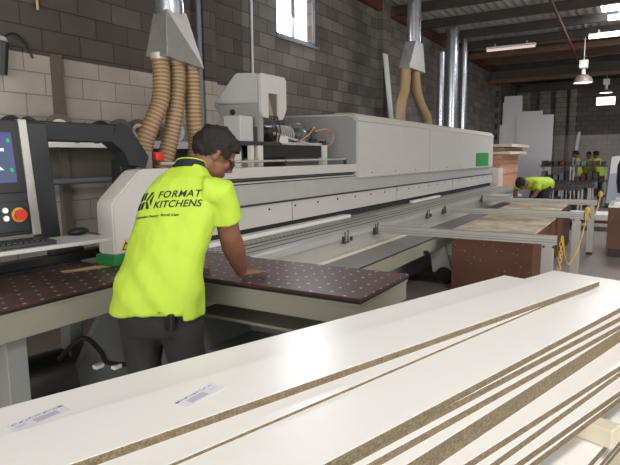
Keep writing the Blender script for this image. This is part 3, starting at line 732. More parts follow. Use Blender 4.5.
# tray
obj('tray', MB().obox(V(1.62, 2.80, 1.142), V(.992, -.12, 0).normalized(), V(.12, .992, 0).normalized(), V(0, 0, 1), .475, .155, .011, .004), 'panelgrey', cs)
obj('tray_strut', MB().box(1.90, 1.96, 2.85, 3.02, 1.10, 1.13), 'blackmetal', cs)
kb = thing('keyboard', 'black keyboard on the console tray under the screen', 'keyboard', (1.55, 2.78, 1.154))
KX = V(.992, -.12, 0).normalized(); KY = V(.12, .992, 0).normalized(); KC = V(1.55, 2.78, 1.165)
obj('keyboard_base', MB().obox(KC, KX, KY, V(0, 0, 1), .235, .09, .011, .004), 'black', kb)
mb = MB()
for i in range(15):
    for j in range(5): mb.obox(KC+V(0, 0, .014)+KX*(-.205+i*.029)+KY*(-.060+j*.030), KX, KY, V(0, 0, 1), .011, .011, .004)
obj('key_block', mb, 'blackmetal', kb)
ms = thing('computer_mouse', 'black computer mouse at the right end of the console tray', 'mouse', (1.99, 2.84, 1.154))
obj('mouse_body', MB().ell((2.05, 2.86, 1.176), .068, .045, .023), 'black', ms, smooth=1)
obj('mouse_cable', MB().tube(bez([(2.09, 2.87, 1.166), (2.12, 2.87, 1.158), (2.13, 2.82, 1.157), (2.11, 2.74, 1.157)], 8), .003, 6), 'black', ms, smooth=1)
# red beacon on a grey post beside the guard
bc = thing('signal_beacon', 'red beacon on a short grey post behind the worker shoulder', 'beacon', (3.03, 3.3, 1.42))
obj('beacon_post', MB().box(2.94, 3.01, 3.24, 3.30, 1.42, 1.66), 'greypaint', bc)
obj('beacon_head', MB().box(3.015, 3.10, 3.20, 3.28, 1.585, 1.655, .012), 'red', bc, smooth=1)

# ------------------------------------------------------------------ WALL RACK AND ROLLS
rk = thing('wall_shelf', 'white shelf beam on the left wall holding a row of rolls', 'shelf', (3.3, 4.6, 1.72))
obj('shelf_face', MB().box(.8, 5.2, 4.50, 4.53, 1.715, 1.795), 'whiteplastic', rk)
obj('shelf_board', MB().box(.8, 5.2, 4.53, 4.78, 1.75, 1.78), 'greypaint', rk)
obj('under_shelf_shade', MB().box(.8, 5.2, 4.765, 4.79, 1.42, 1.715), 'stud', rk)  # dark sheet standing in for the shade beneath the shelf
mb = MB()
for x, t in ((3.25, .05), (3.46, .06), (3.56, .03), (3.75, .07)): mb.box(x, x+t, 4.498, 4.50, 1.755, 1.765)
obj('shelf_writing', mb, 'inkdark', rk)
tag(obj('wall_pipe', MB().tube([(.8, 4.6, 1.40), (5.2, 4.6, 1.40)], .03, 14), 'bluegrey', loc=(3, 4.6, 1.37), smooth=1), 'blue grey pipe running along the left wall under the shelf', 'pipe')
mb = MB()
for x in (1.2, 3.0, 4.9): mb.box(x, x+.03, 4.6, 4.79, 1.36, 1.38)
rolls = [(2.32, .09, 'whiteplastic', 'whitish roll'), (2.72, .10, 'navy', 'purple backed roll'), (2.87, .10, 'darkmetal', 'thin dark green roll'), (2.93, .09, 'steel', 'thin steel coloured roll'), (2.99, .085, 'darkmetal', 'thin dark roll right of the steel one'),
         (3.17, .12, 'stud', 'large taupe ring shaped roll'), (3.42, .085, 'darkmetal', 'low dark roll'), (3.62, .10, 'navy', 'purple grey roll'), (3.86, .115, 'stud', 'brown roll'), (4.10, .12, 'darkmetal', 'dark roll beside the tan hoses'), (4.32, .11, 'stud', 'brown roll half behind the tan hoses'), (4.62, .12, 'steel', 'pale grey roll right of the tan hoses')]
for k, (x, r, m, l) in enumerate(rolls):
    thin = k in (2, 3, 4)
    r *= 1.0; t = thing('edging_roll', l+' on the white wall shelf', 'roll', (x, 4.62, 1.78), 'rolls on the wall shelf')
    z = 1.781+r; q = .010 if thin else .03
    a = V(x, 4.60, z); ax = V(-.40, -.92, 0) if not thin else V(-.93, -.36, 0); ax.normalize()
    obj('coil', MB().lathe(a-ax*q, [(r*.62, 0), (r, 0), (r, 2*q), (r*.62, 2*q), (r*.62, 0)], 28, ax), m, t, smooth=1)
    obj('roll_core', MB().lathe(a-ax*q*.9, [(r*.34, 0), (r*.61, 0), (r*.61, 1.8*q), (r*.34, 1.8*q), (r*.34, 0)], 24, ax), 'paletimber' if k % 2 else 'black', t, smooth=1)
tag(obj('timber_stud', MB().box(3.26, 3.35, 4.74, 4.8, 0, 2.58), 'stud', loc=(3.30, 4.77, 0)), 'dark timber stud fixed upright on the left wall', 'stud')
tag(obj('conduit_pipe', MB().tube([(5.22, 4.7, 0), (5.22, 4.7, 4.7)], .03, 12), 'bluegrey', loc=(5.22, 4.7, 0), smooth=1), 'upright blue grey pipe on the left wall by the dust hood', 'pipe')
tag(obj('conduit_pipe', MB().tube([(6.38, 4.77, .0), (6.38, 4.77, 4.7)], .02, 10), 'steel', loc=(6.38, 4.77, 0), smooth=1), 'thin upright conduit on the wall above the feeder unit', 'pipe')
wl = thing('wall_nozzle', 'small black nozzle with curved cable on the wall at the left edge', 'nozzle', (2.75, 4.7, 2.3))
obj('nozzle_body', MB().cyl((2.74, 4.72, 2.33), (2.76, 4.7, 2.60), .05, .055, n=16), 'black', wl, smooth=1)
obj('nozzle_cap', MB().cyl((2.76, 4.7, 2.60), (2.77, 4.7, 2.64), .05, .03, n=16), 'steel', wl, smooth=1)
obj('cable', MB().tube(bez([(2.77, 4.72, 2.63), (2.9, 4.75, 2.70), (3.02, 4.77, 2.64), (3.08, 4.78, 2.52)], 8), .008, 8), 'black', wl, smooth=1)
tag(obj('conduit_pipe', MB().tube([(3.15, 4.76, 2.95), (3.15, 4.76, 4.7)], .012, 8), 'tape', loc=(3.15, 4.76, 2.95), smooth=1), 'thin yellowish conduit on the dark wall at upper left', 'pipe')
tag(obj('leaning_plank', MB().obox(V(10.98, 4.52, 1.86), V(1, 0, .0), V(0, 1, .0), V(-.1, .07, 1).normalized(), .10, .015, 1.86), 'whiteplastic', loc=(10.98, 4.4, 0)), 'tall white plank leaning against the block wall behind the saw cover', 'plank')

# ------------------------------------------------------------------ DUST EXTRACTION
def frustum(mb, top, bot):
    n = len(top); mb.poly(top+bot, [tuple(range(n)), tuple(range(n, 2*n))[::-1]]+[(k, (k+1) % n, n+(k+1) % n, n+k) for k in range(n)])
dh = thing('dust_hood', 'near galvanised dust hood with three tan hoses beside the worker head', 'dust hood', (3.6, 3.6, 2.45))
mb = MB(); A = [V(3.53, 3.54, 2.87), V(3.73, 3.50, 2.87), V(3.79, 3.72, 2.87), V(3.57, 3.74, 2.87)]
B = [V(3.40, 3.42, 2.45), V(3.90, 3.46, 2.41), V(3.94, 3.66, 2.44), V(3.42, 3.70, 2.48)]
frustum(mb, A, B); bmesh.ops.bevel(mb.bm, geom=mb.bm.edges[:], offset=.006, segments=1, affect='EDGES'); obj('hood', mb, 'hoodgalv', dh)
obj('collar', MB().cyl((3.655, 3.63, 2.85), (3.655, 3.63, 2.96), .125, n=28), 'galv', dh, smooth=1)
obj('duct', MB().cyl((3.655, 3.63, 2.96), (3.655, 3.63, 4.75), .118, n=28), 'galv', dh, smooth=1)
hp = [[(3.47, 3.58, 2.48), (3.46, 3.56, 2.3), (3.42, 3.55, 2.08), (3.33, 3.58, 1.88), (3.28, 3.62, 1.7), (3.26, 3.63, 1.43)],
      [(3.66, 3.58, 2.47), (3.66, 3.57, 2.3), (3.60, 3.56, 2.0), (3.56, 3.58, 1.8), (3.50, 3.6, 1.6), (3.45, 3.62, 1.43)],
      [(3.85, 3.58, 2.46), (3.86, 3.58, 2.2), (3.86, 3.58, 1.95), (3.90, 3.60, 1.7), (3.84, 3.62, 1.43)]]
for k, p in enumerate(hp):
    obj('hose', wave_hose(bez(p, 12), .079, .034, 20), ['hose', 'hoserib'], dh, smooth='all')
    obj('hose_clamp', MB().cyl(Vector(p[0])+V(0, 0, .015), Vector(p[0])-V(0, 0, .035), (.081), n=24), 'steel', dh, smooth=1)
d2 = thing('dust_hood', 'far galvanised dust hood with four tan hoses dropping behind the saw cover', 'dust hood', (9.65, 3.6, 3.1))
mb = MB(); A = [V(9.47, 3.50, 3.62), V(9.84, 3.50, 3.62), V(9.84, 3.70, 3.62), V(9.47, 3.70, 3.62)]
B = [V(9.12, 3.48, 3.12), V(9.94, 3.48, 3.12), V(9.98, 3.72, 3.13), V(9.25, 3.72, 3.13)]
frustum(mb, A, B); obj('hood', mb, 'hoodgalv', d2)
obj('duct', MB().cyl((9.64, 3.6, 3.6), (9.64, 3.6, 4.75), .125, n=28), 'galv', d2, smooth=1)
for p in ([(9.3, 3.6, 3.15), (9.25, 3.6, 2.8), (9.05, 3.6, 2.5), (8.95, 3.6, 2.14)], [(9.5, 3.7, 3.15), (9.45, 3.7, 2.8), (9.35, 3.7, 2.5), (9.30, 3.7, 2.14)],
          [(9.75, 3.6, 3.15), (9.85, 3.6, 2.8), (10.1, 3.6, 2.55), (10.42, 3.6, 2.35), (10.5, 3.6, 2.14)], [(9.85, 3.72, 3.15), (10.05, 3.72, 2.85), (10.35, 3.72, 2.6), (10.75, 3.72, 2.4), (10.85, 3.72, 2.14)]):
    obj('hose', wave_hose(bez(p, 8), .085, .05, 16), ['hose', 'hose'], d2, smooth='all')
tag(obj('extraction_duct', MB().cyl((13.93, 4.2, 0), (13.93, 4.2, 4.75), .17, n=32).cyl((13.93, 4.2, 2.9), (13.93, 4.2, 2.94), .18, n=32), 'galv', loc=(13.93, 4.2, 0), smooth=1), 'thick upright galvanised duct, the widest of the three beyond the far dust hood', 'duct', 'upright extraction ducts')
tag(obj('extraction_duct', MB().cyl((13.40, 4.3, 0), (13.40, 4.3, 4.1), .09, n=24), 'galv', loc=(13.40, 4.3, 0), smooth=1), 'slim galvanised duct close on the left of the widest duct, ending lower', 'duct', 'upright extraction ducts')
tag(obj('extraction_duct', MB().cyl((15.2, 4.25, 0), (15.2, 4.25, 4.75), .10, n=24), 'galv', loc=(15.2, 4.25, 0), smooth=1), 'slim galvanised duct standing alone right of the widest duct', 'duct', 'upright extraction ducts')

# ------------------------------------------------------------------ PEOPLE
def head(mb, c, yaw, pitch, s=1., roll=0):
    """face looks along +x of the local frame"""
    rt = Matrix.Rotation(yaw, 3, 'Z') @ Matrix.Rotation(pitch, 3, 'Y') @ Matrix.Rotation(roll, 3, 'X')
    L = lambda x, y, z: Vector(c)+rt @ (Vector((x, y, z))*s)
    mb.ell(L(-.012, 0, .025), .098*s, .078*s, .092*s, rt); mb.ell(L(.018, 0, -.04), .070*s, .060*s, .078*s, rt)
    mb.ell(L(.055, 0, -.085), .030*s, .033*s, .026*s, rt); mb.ell(L(.0, 0, -.06), .065*s, .056*s, .055*s, rt)
    mb.ell(L(.078, 0, .018), .018*s, .055*s, .014*s, rt)     # brow
    mb.tube([L(.084, 0, .012), L(.100, 0, -.018), L(.104, 0, -.030)], [.009*s, .012*s, .014*s], 10)   # nose
    for y in (-.010, .010): mb.ell(L(.094, y, -.033), .010*s, .009*s, .008*s, rt, 12)
    mb.ell(L(.083, 0, -.056), .012*s, .024*s, .006*s, rt, 14); mb.ell(L(.081, 0, -.066), .012*s, .022*s, .007*s, rt, 14)
    for y in (-.030, .030): mb.ell(L(.068, y, -.018), .02*s, .022*s, .018*s, rt, 14)
    for y in (-.079, .079):
        mb.ell(L(-.008, y, -.008), .016*s, .008*s, .030*s, rt, 14); mb.ell(L(-.012, y*1.06, .004), .016*s, .007*s, .02*s, rt, 12)
    return L, rt
def hairmesh(L, rt, s=1., full=False):
    t = bmesh.new(); bmesh.ops.create_uvsphere(t, u_segments=48, v_segments=32, radius=1)
    kill = []
    for v in t.verts:
        p = Vector((v.co.x*.108-.018, v.co.y*.087, v.co.z*.103+.030))
        nn = noise.noise(p*28)*.012+noise.noise(p*80)*.006; p += v.co*nn
        if p.x > .04 and p.z > .06: p += Vector((.010, 0, .006))
        # hairline
        lim = .055 if p.x > .055 else (.0 if p.x > .01 else (-.012 if p.x > -.03 else (-.05 if p.x > -.06 else -.085)))
        if p.z < lim-.004: kill.append(v)
        v.co = L(*p)
    bmesh.ops.delete(t, geom=kill, context='VERTS')
    g = bmesh.ops.extrude_face_region(t, geom=t.faces[:]); cen = L(0, 0, .01)
    for v in [e for e in g['geom'] if isinstance(e, bmesh.types.BMVert)]: v.co += (cen-v.co).normalized()*.012*s
    for f_ in t.faces: f_.smooth = True
    return t
def hand(mb, wrist, pal_dir, up_dir, thumb_side, s=1., curl=0.15):
    """flat hand: palm along pal_dir, back of the hand towards up_dir"""
    d = Vector(pal_dir).normalized(); u = Vector(up_dir); u = (u-d*u.dot(d)).normalized(); l = d.cross(u)*thumb_side  # l points to the thumb
    w0 = Vector(wrist)
    mb.loft([(w0-d*.02*s, l, u, .028*s, .021*s), (w0+d*.02*s, l, u, .032*s, .018*s), (w0+d*.055*s, l, u, .041*s, .015*s), (w0+d*.088*s, l, u, .040*s, .012*s), (w0+d*.098*s, l, u, .034*s, .008*s)], 16, 2.5)
    for k, (off, ln, sp) in enumerate(((.030, .072, .14), (.010, .081, .03), (-.010, .075, -.07), (-.029, .058, -.2))):
        b = w0+d*.088*s+l*off*s; dd = (d+l*sp).normalized(); p1 = b+dd*ln*.42*s+u*.006*s; p2 = p1+(dd-u*curl).normalized()*ln*.32*s; p3 = p2+(dd-u*curl*1.6).normalized()*ln*.28*s
        mb.tube([b-dd*.02*s, b, p1, p2, p3], [.009*s, .0098*s, .0092*s, .0082*s, .0062*s], 10)
    b = w0+d*.025*s+l*.024*s; p1 = b+(d*.6+l*.8).normalized()*.038*s-u*.004*s; p2 = p1+(d*.85+l*.5).normalized()*.030*s-u*.002*s; p3 = p2+(d*.95+l*.3).normalized()*.022*s
    mb.tube([b-d*.012*s, b, p1, p2, p3], [.014*s, .0145*s, .0115*s, .0100*s, .0070*s], 10)
def cloth(bm, amp, sc, seed=0, zst=1.):
    bm.normal_update()
    o = Vector((seed*3.1, seed*1.7, 0))
    for v in bm.verts:
        p = v.co*sc; p.z *= zst
        v.co += v.normal*(noise.noise(p+o)+.5*noise.noise(p*2.3+o))*amp

def main_worker():
    P = thing('person', 'person in a yellow hi-vis polo with printed back leaning a hand on the dotted table', 'person', (1.93, 2.12, 0))
    fa = R(24); fx = V(math.cos(fa), math.sin(fa), 0); lx = V(math.sin(fa), -math.cos(fa), 0)   # lx = his right
    hc = V(2.365, 2.045, 1.622)
    neck = V(2.225, 2.105, 1.525)
    tilt = V(-.0, 0, 0)
    body = MB()
    L, rt = head(body, hc, R(-36), R(36), 1.2)
    body.tube([neck-V(.03, .0, .06), neck, neck+(hc-neck)*.5, hc+V(-.03, .0, -.03)], [.08, .068, .064, .064], 20)
    sp = [(V(1.97, 2.11, .92), .15, .10), (V(2.0, 2.11, 1.05), .145, .10), (V(2.05, 2.10, 1.18), .165, .105), (V(2.11, 2.095, 1.31), .18, .11), (V(2.16, 2.09, 1.41), .165, .095), (V(2.20, 2.09, 1.47), .10, .07)]
    body.loft([(c, lx, (fx-V(0, 0, .3)).normalized(), a, b) for c, a, b in sp], 24, 2.2)
    shR = V(2.235, 1.90, 1.415); elR = V(2.315, 1.915, 1.175); wrR = V(2.49, 1.985, .95)
    shL = V(2.17, 2.25, 1.40); elL = V(2.26, 2.40, 1.18); wrL = V(2.49, 2.40, .945)
    for a, b, c in ((shR, elR, wrR), (shL, elL, wrL)):
        m1 = b.lerp(c, .3)
        body.tube([a, a.lerp(b, .5), b, m1, b.lerp(c, .65), c, c+(c-b).normalized()*.03], [.062, .062, .060, .066, .055, .040, .034], 18)
        body.tube([neck-V(.05, 0, .08), a], [.07, .058], 16)
    fz = V(0, 0, 1)
    hand(body, wrR+V(.022, .0, -.028), V(.93, -.16, -.10), fz, -1, 1.12, .28)
    hand(body, wrL+V(.022, .0, -.026), V(.95, .1, -.13), fz, 1, 1.0, .12)
    for s_ in (1, -1):
        h = V(1.96, 2.11, .9)+lx*.09*s_; k_ = V(1.98, 2.1, .48)+lx*.12*s_; a_ = V(1.92, 2.1, .10)+lx*.13*s_
        body.tube([h, h.lerp(k_, .5), k_, k_.lerp(a_, .35), a_], [.085, .075, .055, .055, .038], 18)
    bm = fused(body, .0055, 1)
    obj('body', bm, 'skin', P, smooth='all')
    hb = hairmesh(L, rt, 1.2); obj('hair', hb, 'hair', P, smooth='all')
    # glasses
    g = MB()
    g.tube([L(.005, -.084, .004), L(.05, -.080, .005), L(.083, -.070, .002)], .0035, 8)
    g.tube([L(.005, .084, .004), L(.05, .080, .005), L(.083, .070, .002)], .0035, 8)
    for y in (-.036, .036):
        pts = [L(.090+.006*math.cos(t), y+.033*math.cos(t)*1., -.006+.017*math.sin(t)) for t in [k*2*PI/20 for k in range(20)]]
        pts = [L(.102-abs(y+.033*math.cos(t))**2*4.2, y+.033*math.cos(t), -.006+.019*math.sin(t)) for t in [k*2*PI/20 for k in range(20)]]
        c = sum(pts, Vector())/20; dv = rt @ V(.004, 0, 0)
        g.prism(pts, dv)
    g.tube([L(.103, -.008, .0), L(.103, .008, .0)], .003, 6)
    obj('glasses', g, 'black', P)
    # shirt
    sh = MB(); tb = (fx-V(0, 0, .25)).normalized()
    rings = [(V(1.955, 2.115, .82), .245, .178), (V(1.96, 2.115, .89), .24, .170), (V(1.98, 2.115, .99), .228, .15), (V(2.02, 2.11, 1.10), .215, .14), (V(2.07, 2.105, 1.20), .218, .137),
             (V(2.115, 2.10, 1.31), .222, .135), (V(2.155, 2.095, 1.41), .205, .128), (V(2.18, 2.095, 1.475), .168, .108), (V(2.205, 2.10, 1.525), .115, .085), (V(2.225, 2.10, 1.56), .082, .075)]
    sh.loft([(c, lx, tb if i > 3 else fx, a, b) for i, (c, a, b) in enumerate(rings)], 40, 2.25)
    sh.tube([shR+V(-.06, .07, .01), shR+V(-.0, .0, .0), shR.lerp(elR, .35), shR.lerp(elR, .64)+V(0, -.0, 0)], [.088, .088, .084, .088], 24)
    sh.tube([shL+V(-.0, -.10, .01), shL+V(.02, -.01, -.01), shL.lerp(elL, .35)+V(.03, -.02, 0), shL.lerp(elL, .72)+V(.03, -.02, 0)], [.085, .076, .074, .074], 24)
    bm = fused(sh, .009, 3)
    cloth(bm, .010, 7, 1, .55); cloth(bm, .003, 22, 2, .6)
    # diagonal drape folds low on the back
    for v in bm.verts:
        z = v.co.z
        if z < 1.25:
            a = (v.co-V(1.97, 2.11, z)); s = a.dot(lx)
            v.co += a.normalized()*.006*math.sin((z*1.0+s*.7)*34+2*math.sin(s*9))*min(1, (1.25-z)*3)*(1 if a.dot(fx) < 0 else .3)
            if z < .85: v.co.z += .010*math.sin(s*10+1)-(.03 if s > .17 else 0)
    bm.normal_update(); bvh = BVHTree.FromBMesh(bm)
    so = obj('polo_shirt', bm, 'shirt', P, smooth='all')
    # collar: navy band with a yellow edge
    nc = [neck+V(.03, -.004, .055), neck+V(.002, .0, .028)]
    ax1 = lx; ay1 = (fx-V(0, 0, .42)).normalized()
    cl = MB(); cl.loft([(neck+V(-.012, .0, .005), ax1, ay1, .096, .09), (neck+V(.0, .0, .03), ax1, ay1, .088, .083), (neck+V(.012, -.003, .055), ax1, ay1, .079, .075)], 32)
    obj('collar', cl, 'navy', so, smooth=1)
    for zo, rr in ((.050, .084),):
        ring = [neck+V(.009, -.002, zo)+ax1*math.cos(k*2*PI/32)*rr+ay1*math.sin(k*2*PI/32)*(rr-.006) for k in range(33)]
        obj('collar_edge', MB().tube(ring, .0035, 6), 'shirt', so, smooth=1)
    # printing on the back, wrapped on the cloth
    nb = -(fx+V(0, 0, -.30)).normalized(); upv = (V(0, 0, 1)-nb*V(0, 0, 1).dot(nb)).normalized()
    org = V(2.0, 2.10, 1.39)+lx*.012
    def wrap(t, dx, dz, name, rise=0):
        bmesh.ops.triangulate(t, faces=t.faces[:])
        bmesh.ops.subdivide_edges(t, edges=[e for e in t.edges if e.calc_length() > .012], cuts=2)
        bad = []
        for v in t.verts:
            p = org+lx*(v.co.x+dx)+upv*(v.co.y+dz+rise*(v.co.x+dx))
            h = bvh.ray_cast(p+nb*.4, -nb)
            if h[0] is None: bad.append(v); continue
            v.co = h[0]+nb*.0032
        bmesh.ops.delete(t, geom=bad, context='VERTS')
        return obj(name, t, 'ink', so)
    wrap(text_mesh('FORMAT', .052, .0009, .25, space=1.14), -.035, .012, 'shirt_lettering', .06)
    wrap(text_mesh('KITCHENS', .052, .0009, .25, space=1.03), -.055, -.040, 'shirt_lettering', .06)
    wrap(text_mesh('Australian Design - World Class', .0185, .0004, .25), -.155, -.088, 'shirt_tagline', .06)
    lg = bmesh.new()
    def quad(pts):
        vs = [lg.verts.new((x+.25*y, y, 0)) for x, y in pts]; lg.faces.new(vs)
    x0, y0, ww, hh = -.150, -.040, .082, .090
    q = lambda *pp: quad([(x0+a*ww, y0+b*hh) for a, b in pp])
    q((0, 0), (.30, 0), (.30, .42), (0, .42)); q((0, .52), (.30, .52), (.30, 1), (.12, 1), (0, .85))
    q((.36, 0), (.52, 0), (.52, .45), (.36, .45)); q((.36, .55), (.52, .55), (.52, 1), (.36, 1))
    q((.56, .50), (.80, 1), (1.0, 1), (.70, .50)); q((.56, .46), (.70, .46), (1.0, 0), (.78, 0))
    q((.84, .5), (1.04, .9), (1.04, .12))
    wrap(lg, 0, 0, 'logo_mark', .06)
    # trousers
    tr = MB()
    tr.loft([(V(1.965, 2.11, .98), lx, fx, .165, .12), (V(1.96, 2.11, .88), lx, fx, .195, .14), (V(1.96, 2.11, .78), lx, fx, .205, .145), (V(1.96, 2.11, .70), lx, fx, .20, .13)], 32, 2.3)
    for s_ in (1, -1):
        h = V(1.96, 2.11, .82)+lx*.10*s_; k_ = V(1.985, 2.1, .48)+lx*.125*s_; a_ = V(1.93, 2.1, .09)+lx*.135*s_
        tr.tube([h, h.lerp(k_, .5), k_, k_.lerp(a_, .5), a_], [.12, .108, .09, .082, .075], 24)
    bm = fused(tr, .010, 2); cloth(bm, .008, 9, 5, .7); to = obj('trousers', bm, 'trouser', P, smooth='all')
    obj('belt_pouch', MB().obox(V(1.868, 1.945, .80), (lx-fx*.5).normalized(), (fx+lx*.5).normalized(), V(0, 0, 1), .028, .014, .045, .008), 'black', P)
    for s_ in (1, -1):
        a_ = V(1.93, 2.1, 0)+lx*.135*s_
        b = MB(); b.loft([(a_+V(0, 0, .02)+fx*.05, fx, lx, .14, .05), (a_+V(0, 0, .0)+fx*.05, fx, lx, .14, .052)], 24)
        b.loft([(a_+fx*.05+V(0, 0, .015), fx, lx, .135, .05), (a_+fx*.045+V(0, 0, .06), fx, lx, .12, .046), (a_+V(0, 0, .10), fx, lx, .065, .05), (a_+V(0, 0, .16), fx, lx, .055, .05)], 24)
        obj('boot', fused(b, .008, 2), 'boot', P, smooth='all')
main_worker()

def figure(label, base, yaw, bend, s=1., arms=None, shirtm='shirt', headpitch=0., group=None, vox=.016, crouch=0.):
    """generic worker: bend = forward lean of the torso"""
    P = thing('person', label, 'person', base, group)
    B0 = Vector(base); f_ = V(math.cos(yaw), math.sin(yaw), 0); l_ = V(math.sin(yaw), -math.cos(yaw), 0); z = V(0, 0, 1)
    hip = B0+z*(.92-crouch)*s+f_*-.10*math.sin(bend)*s; sp = (z*math.cos(bend)+f_*math.sin(bend)); bk = (f_*math.cos(bend)-z*math.sin(bend))
    nk = hip+sp*.55*s; hc = nk+(sp+f_*.25).normalized()*.17*s
    body = MB(); L, rt = head(body, hc, yaw, bend*.8+headpitch, s)
    body.tube([nk-sp*.06*s, nk, hc], [.06*s, .055*s, .055*s], 14)
    body.loft([(hip, l_, bk, .14*s, .09*s), (hip+sp*.3*s, l_, bk, .15*s, .1*s), (hip+sp*.5*s, l_, bk, .13*s, .08*s)], 18)
    jt = []
    for k in (1, -1):
        a = hip+sp*.47*s+l_*.185*k*s
        if arms: e, w = [B0+f_*q[0]*s+l_*(q[1]*k)*s+z*q[2]*s for q in arms]
        else: e = a+(-z*.29+f_*.03+l_*.04*k)*s; w = e+(-z*.2+f_*.16)*s
        jt.append((a, e, w, k)); body.tube([a, e, e.lerp(w, .3), w], [.05*s, .044*s, .045*s, .028*s], 14)
        hand(body, w, (w-e), f_-z*.1, k, s)
        h = hip+l_*.09*k*s; kn = B0+l_*.11*k*s+z*.48*s+f_*(.06+crouch*.6)*s; an = B0+l_*.12*k*s+z*.08*s
        body.tube([h, kn, an], [.08*s, .055*s, .04*s], 14)
    obj('body', fused(body, vox*.6, 1), 'skin', P, smooth='all')
    obj('hair', hairmesh(L, rt, s), 'hair', P, smooth='all')
    sh = MB(); sh.loft([(hip-sp*.12*s, l_, bk, .2*s, .135*s), (hip+sp*.1*s, l_, bk, .195*s, .13*s), (hip+sp*.35*s, l_, bk, .21*s, .135*s), (hip+sp*.48*s, l_, bk, .185*s, .105*s), (hip+sp*.56*s, l_, bk, .09*s, .07*s)], 28, 2.2)
    for a, e, w, k in jt: sh.tube([a-l_*.06*k*s, a, a.lerp(e, .75)], [.085*s, .078*s, .075*s], 18)
    bm = fused(sh, vox*.7, 2); cloth(bm, .010, 8, 3); obj('hi_vis_shirt', bm, shirtm, P, smooth='all')
    tr = MB(); tr.loft([(hip+sp*.06*s, l_, bk, .17*s, .12*s), (hip-z*.06*s, l_, f_, .18*s, .13*s), (hip-z*.14*s, l_, f_, .17*s, .12*s)], 24)
    for k in (1, -1):
        h = hip+l_*.09*k*s-z*.06*s; kn = B0+l_*.11*k*s+z*.48*s+f_*(.06+crouch*.6)*s; an = B0+l_*.12*k*s+z*.08*s
        tr.tube([h, kn, an], [.11*s, .085*s, .07*s], 18)
    obj('trousers', fused(tr, vox*.7, 2), 'trouser', P, smooth='all')
    for k in (1, -1):
        an = B0+l_*.12*k*s; b = MB(); b.loft([(an+f_*.05, f_, l_, .14*s, .05*s), (an+f_*.045+z*.05, f_, l_, .125*s, .048*s), (an+z*.10, f_, l_, .06*s, .05*s)], 18); obj('boot', b, 'boot', P, smooth=1)
figure('person in yellow hi-vis shirt bending low behind the farthest support arm', (12.45, 1.80, 0), R(158), R(88), 1.08, arms=((.46, .22, .78), (.60, .13, .56)), headpitch=.1, crouch=.0)
figure('person in hi-vis shirt far back, leftmost of the three and beside the leaning white strip', (22.5, 1.93, 0), R(100), R(8), 1.0, group='people far back', vox=.02)
figure('person in hi-vis shirt far back, middle of the three', (23.2, 1.62, 0), R(170), R(12), .98, group='people far back', vox=.02)
figure('person in hi-vis shirt far back, rightmost of the three and beside the grey panel stack', (22.6, 1.22, 0), R(60), R(15), 1.0, group='people far back', vox=.02)

# ------------------------------------------------------------------ BACKGROUND STOCK
def slab(x, y0, y1, z1, th, lean, label, m='whitepanel', name='melamine_sheet', cat='panel', group='white panels leaning at the back wall'):
    mb = MB(); dx = z1*lean
    mb.prism([(x, y0, 0), (x, y1, 0), (x+dx, y1, z1), (x+dx, y0, z1)], (th, 0, 0)); tag(obj(name, mb, m, loc=(x, (y0+y1)/2, 0)), label, cat, group)
slab(22.0, 2.80, 4.10, 3.08, .04, .03, 'large white panel at the back wall, frontmost and nearest the bending worker')
slab(22.08, 3.2, 4.62, 3.24, .04, .03, 'white panel at the back wall standing second from the front, a little taller')
slab(22.16, 3.95, 4.66, 3.62, .04, .03, 'tall narrow white panel behind the big ones at the back wall')
slab(22.26, 3.98, 4.64, 3.86, .04, .03, 'tallest narrow white panel at the back wall')
slab(21.9, 4.45, 4.72, 2.75, .04, .02, 'short white panel in the back corner beside the tall ones')
tag(obj('leaning_strip', MB().obox(V(24.2, 2.25, 1.25), V(1, 0, 0), V(0, .995, .1), V(0, -.12, .99).normalized(), .03, .05, 1.25), 'whiteplastic', loc=(24.2, 2.3, 0)), 'long white strip leaning left of the people far back', 'strip')
# pale board pack with timber on top
pk = thing('board_pack', 'salmon coloured pack of boards just past the end of the saw', 'board pack', (15.2, 3.4, 0))
for k in range(11):
    o = random.uniform(-.03, .03); obj('pack_sheet', MB().box(14.3+o, 16.6+o, 3.0+o*.6, 3.85, .25+.125*k, .37+.125*k, .004), 'copper', pk)
obj('pack_base', MB().box(14.4, 16.5, 3.05, 3.8, 0, .25), 'black', pk)
for k, (dy, z0, ln) in enumerate(((0, 1.63, 0), (.12, 1.72, .2), (-.05, 1.81, -.1))):
    tag(obj('timber_plank', MB().box(14.1, 16.5, 2.75+dy, 4.0, z0, z0+.07, .004), ['paletimber', 'timber', 'paletimber'][k], loc=(16, 3.3, z0)), ['lowest', 'middle', 'topmost'][k]+' timber sheet lying on the salmon board pack', 'timber', 'timber sheets on the board pack')
